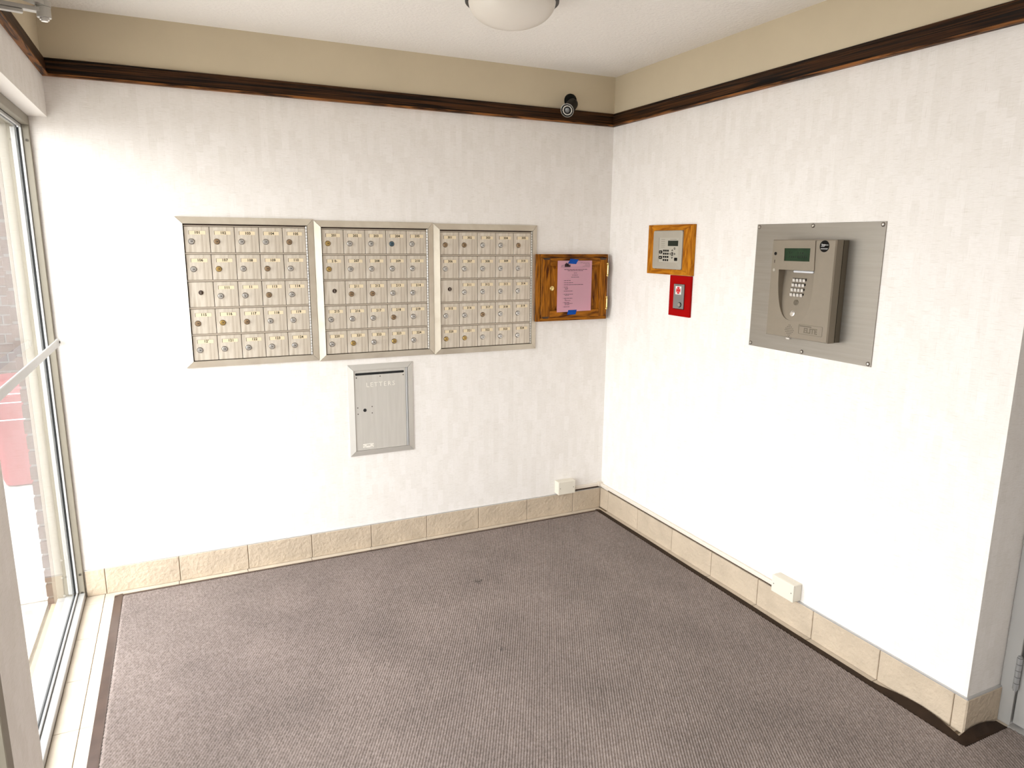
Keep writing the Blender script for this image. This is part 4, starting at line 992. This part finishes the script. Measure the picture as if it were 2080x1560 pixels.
bm = B(); bar(bm, (0.010, 0.296, 0.050), KN+Vector((-0.008, -0.002, -0.002)), 0.020, 0.008); bar(bm, (0.010, 0.296, 0.040), KN+Vector((-0.036, -0.010, -0.010)), 0.014, 0.006)
cyl(bm, KN+Vector((0, 0, -0.0150)), (0, 0, 1), 0.0132, 0.0205, 24); obj('forearm', bm, 'closer', dc, True)
bm = B(); cyl(bm, KN+Vector((0, 0, -0.0195)), (0, 0, 1), 0.0090, 0.0042, 14); cyl(bm, KN+Vector((0, 0, -0.0220)), (0, 0, 1), 0.0065, 0.0025, 14); obj('joint_screw', bm, 'nickel', dc)
bm = B(); box(bm, -0.0035, 0.020, 0.262, 0.330, 0.026, 0.058, 0.003); obj('bracket', bm, 'closer', dc)

# ================================================================== OUTSIDE
GZ = -0.045
bm = B(); box(bm, -16, -2.87, -14, 14, GZ-0.1, GZ-0.012); pv = struct('pavement', bm, ['joint'])
ys = [-4.95, -3.98, -3.01, -2.04, -1.07, -0.86+0.0, 0.13, 1.09, 2.05, 2.56]
ys = [-3.75, -2.78, -1.81, -0.84, 0.13, 1.09, 2.05, 2.56]; xs = [-5.9, -4.9, -3.92, -2.885]
for i in range(len(xs)-1):
    for j in range(len(ys)-1):
        bm = B(); g = 0.006; sk = random.uniform(-0.02, 0.02); sy = 0.05
        def yy_(x, y): return y + sy*(x+2.9)*(-0.35)
        a, b, c, d = xs[i]+g, xs[i+1]-g, ys[j]+g, ys[j+1]-g
        vv = [bm.verts.new((x, yy_(x, y), z)) for z in (GZ-0.03, GZ) for (x, y) in ((a, c), (b, c), (b, d), (a, d))]
        for q in ((3, 2, 1, 0), (4, 5, 6, 7), (0, 1, 5, 4), (1, 2, 6, 5), (2, 3, 7, 6), (3, 0, 4, 7)): bm.faces.new([vv[k] for k in q])
        obj('paving_slab', bm, 'stone', pv)
bm = B(); box(bm, -16, -5.92, -14, 14, GZ-0.012, GZ); obj('paving_slab', bm, 'stone', pv)
bm = B(); box(bm, -5.9, -2.885, -14, -3.78, GZ-0.012, GZ); obj('paving_slab', bm, 'stone', pv)
# brick wing wall across the forecourt
CRS, BL = 0.0677, 0.2032
bm = B(); box(bm, -8.0, -2.90, 2.62, 2.80, GZ-0.05, 3.2); bw_ = struct('wall_brick_wing', bm, ['mortar'])
bms = []
for mt in ('brick_a', 'brick_b'):
    bm = B(); box(bm, 0, BL-0.011, 0, 0.04, 0, CRS-0.011, 0.0015); bms.append(mesh('brick', bm, mt))
for r in range(38):
    for k in range(7):
        x = -4.30 + k*BL + (BL/2 if r % 2 else 0)
        link('brick', bms[(r*3+k*5) % 2 if (r+k) % 3 else 1], bw_, (x, 2.609+random.uniform(-0.001, 0.001), GZ+0.012+r*CRS))
# brick facade of the building, its end showing beside the window frame
bm = B(); box(bm, -2.866, -2.751, 0.1005, 2.60, GZ-0.05, 2.9); box(bm, -2.869, -2.847, 0.0100, 0.10, GZ-0.05, 2.9); fw = struct('wall_facade', bm, ['mortar'])
bm = B(); box(bm, -2.8735, -2.8475, 0, 0.19, 0, CRS-0.013, 0.001); fb = mesh('brick', bm, 'brick_a')
bm = B(); box(bm, -2.8735, -2.8475, 0, 0.09, 0, CRS-0.013, 0.001); fb2 = mesh('brick', bm, 'brick_b')
for r in range(36): link('brick', fb if r % 2 else fb2, fw, (random.uniform(-0.0015, 0.0015), -0.006, GZ+0.010+r*CRS))

# red bin
rbn = thing('waste_bin', 'red plastic bin with outlined label standing on the paving outside by the brick wall', 'bin', (-3.175, 2.18, GZ))
def loft(bm, secs, n=6):
    rings = []
    for (hw, hd, r, z) in secs:
        rings.append([bm.verts.new((p[0], p[1], z)) for p in rrect(-hw, hw, -hd, hd, r, n)])
    for k in range(len(rings)-1):
        p, q = rings[k], rings[k+1]; m_ = len(p)
        for i in range(m_): bm.faces.new((p[i], p[(i+1) % m_], q[(i+1) % m_], q[i]))
    bm.faces.new(rings[0][::-1]); bm.faces.new(rings[-1])
bm = B(); loft(bm, [(0.185, 0.175, 0.05, 0.0), (0.210, 0.195, 0.055, 0.012), (0.222, 0.205, 0.06, 0.05), (0.245, 0.235, 0.06, 0.60), (0.255, 0.245, 0.06, 0.615), (0.255, 0.245, 0.06, 0.640)]); obj('tub', bm, 'bin', rbn, True)
bm = B(); loft(bm, [(0.260, 0.250, 0.06, 0.645), (0.260, 0.250, 0.06, 0.675), (0.23, 0.22, 0.06, 0.705), (0.16, 0.12, 0.05, 0.718)]); obj('lid', bm, 'bin', rbn, True)
bm = B(); yb = -0.2365
box(bm, -0.246, 0.246, -0.2490, -0.2440, 0.6385, 0.6455)
ring(bm, [(-0.195, 0.465), (0.0, 0.465), (0.0, 0.585), (-0.195, 0.585)], [(-0.190, 0.470), (-0.005, 0.470), (-0.005, 0.580), (-0.190, 0.580)], yb-0.003, yb+0.02)
obj('label_outline', bm, 'bin_line', rbn)
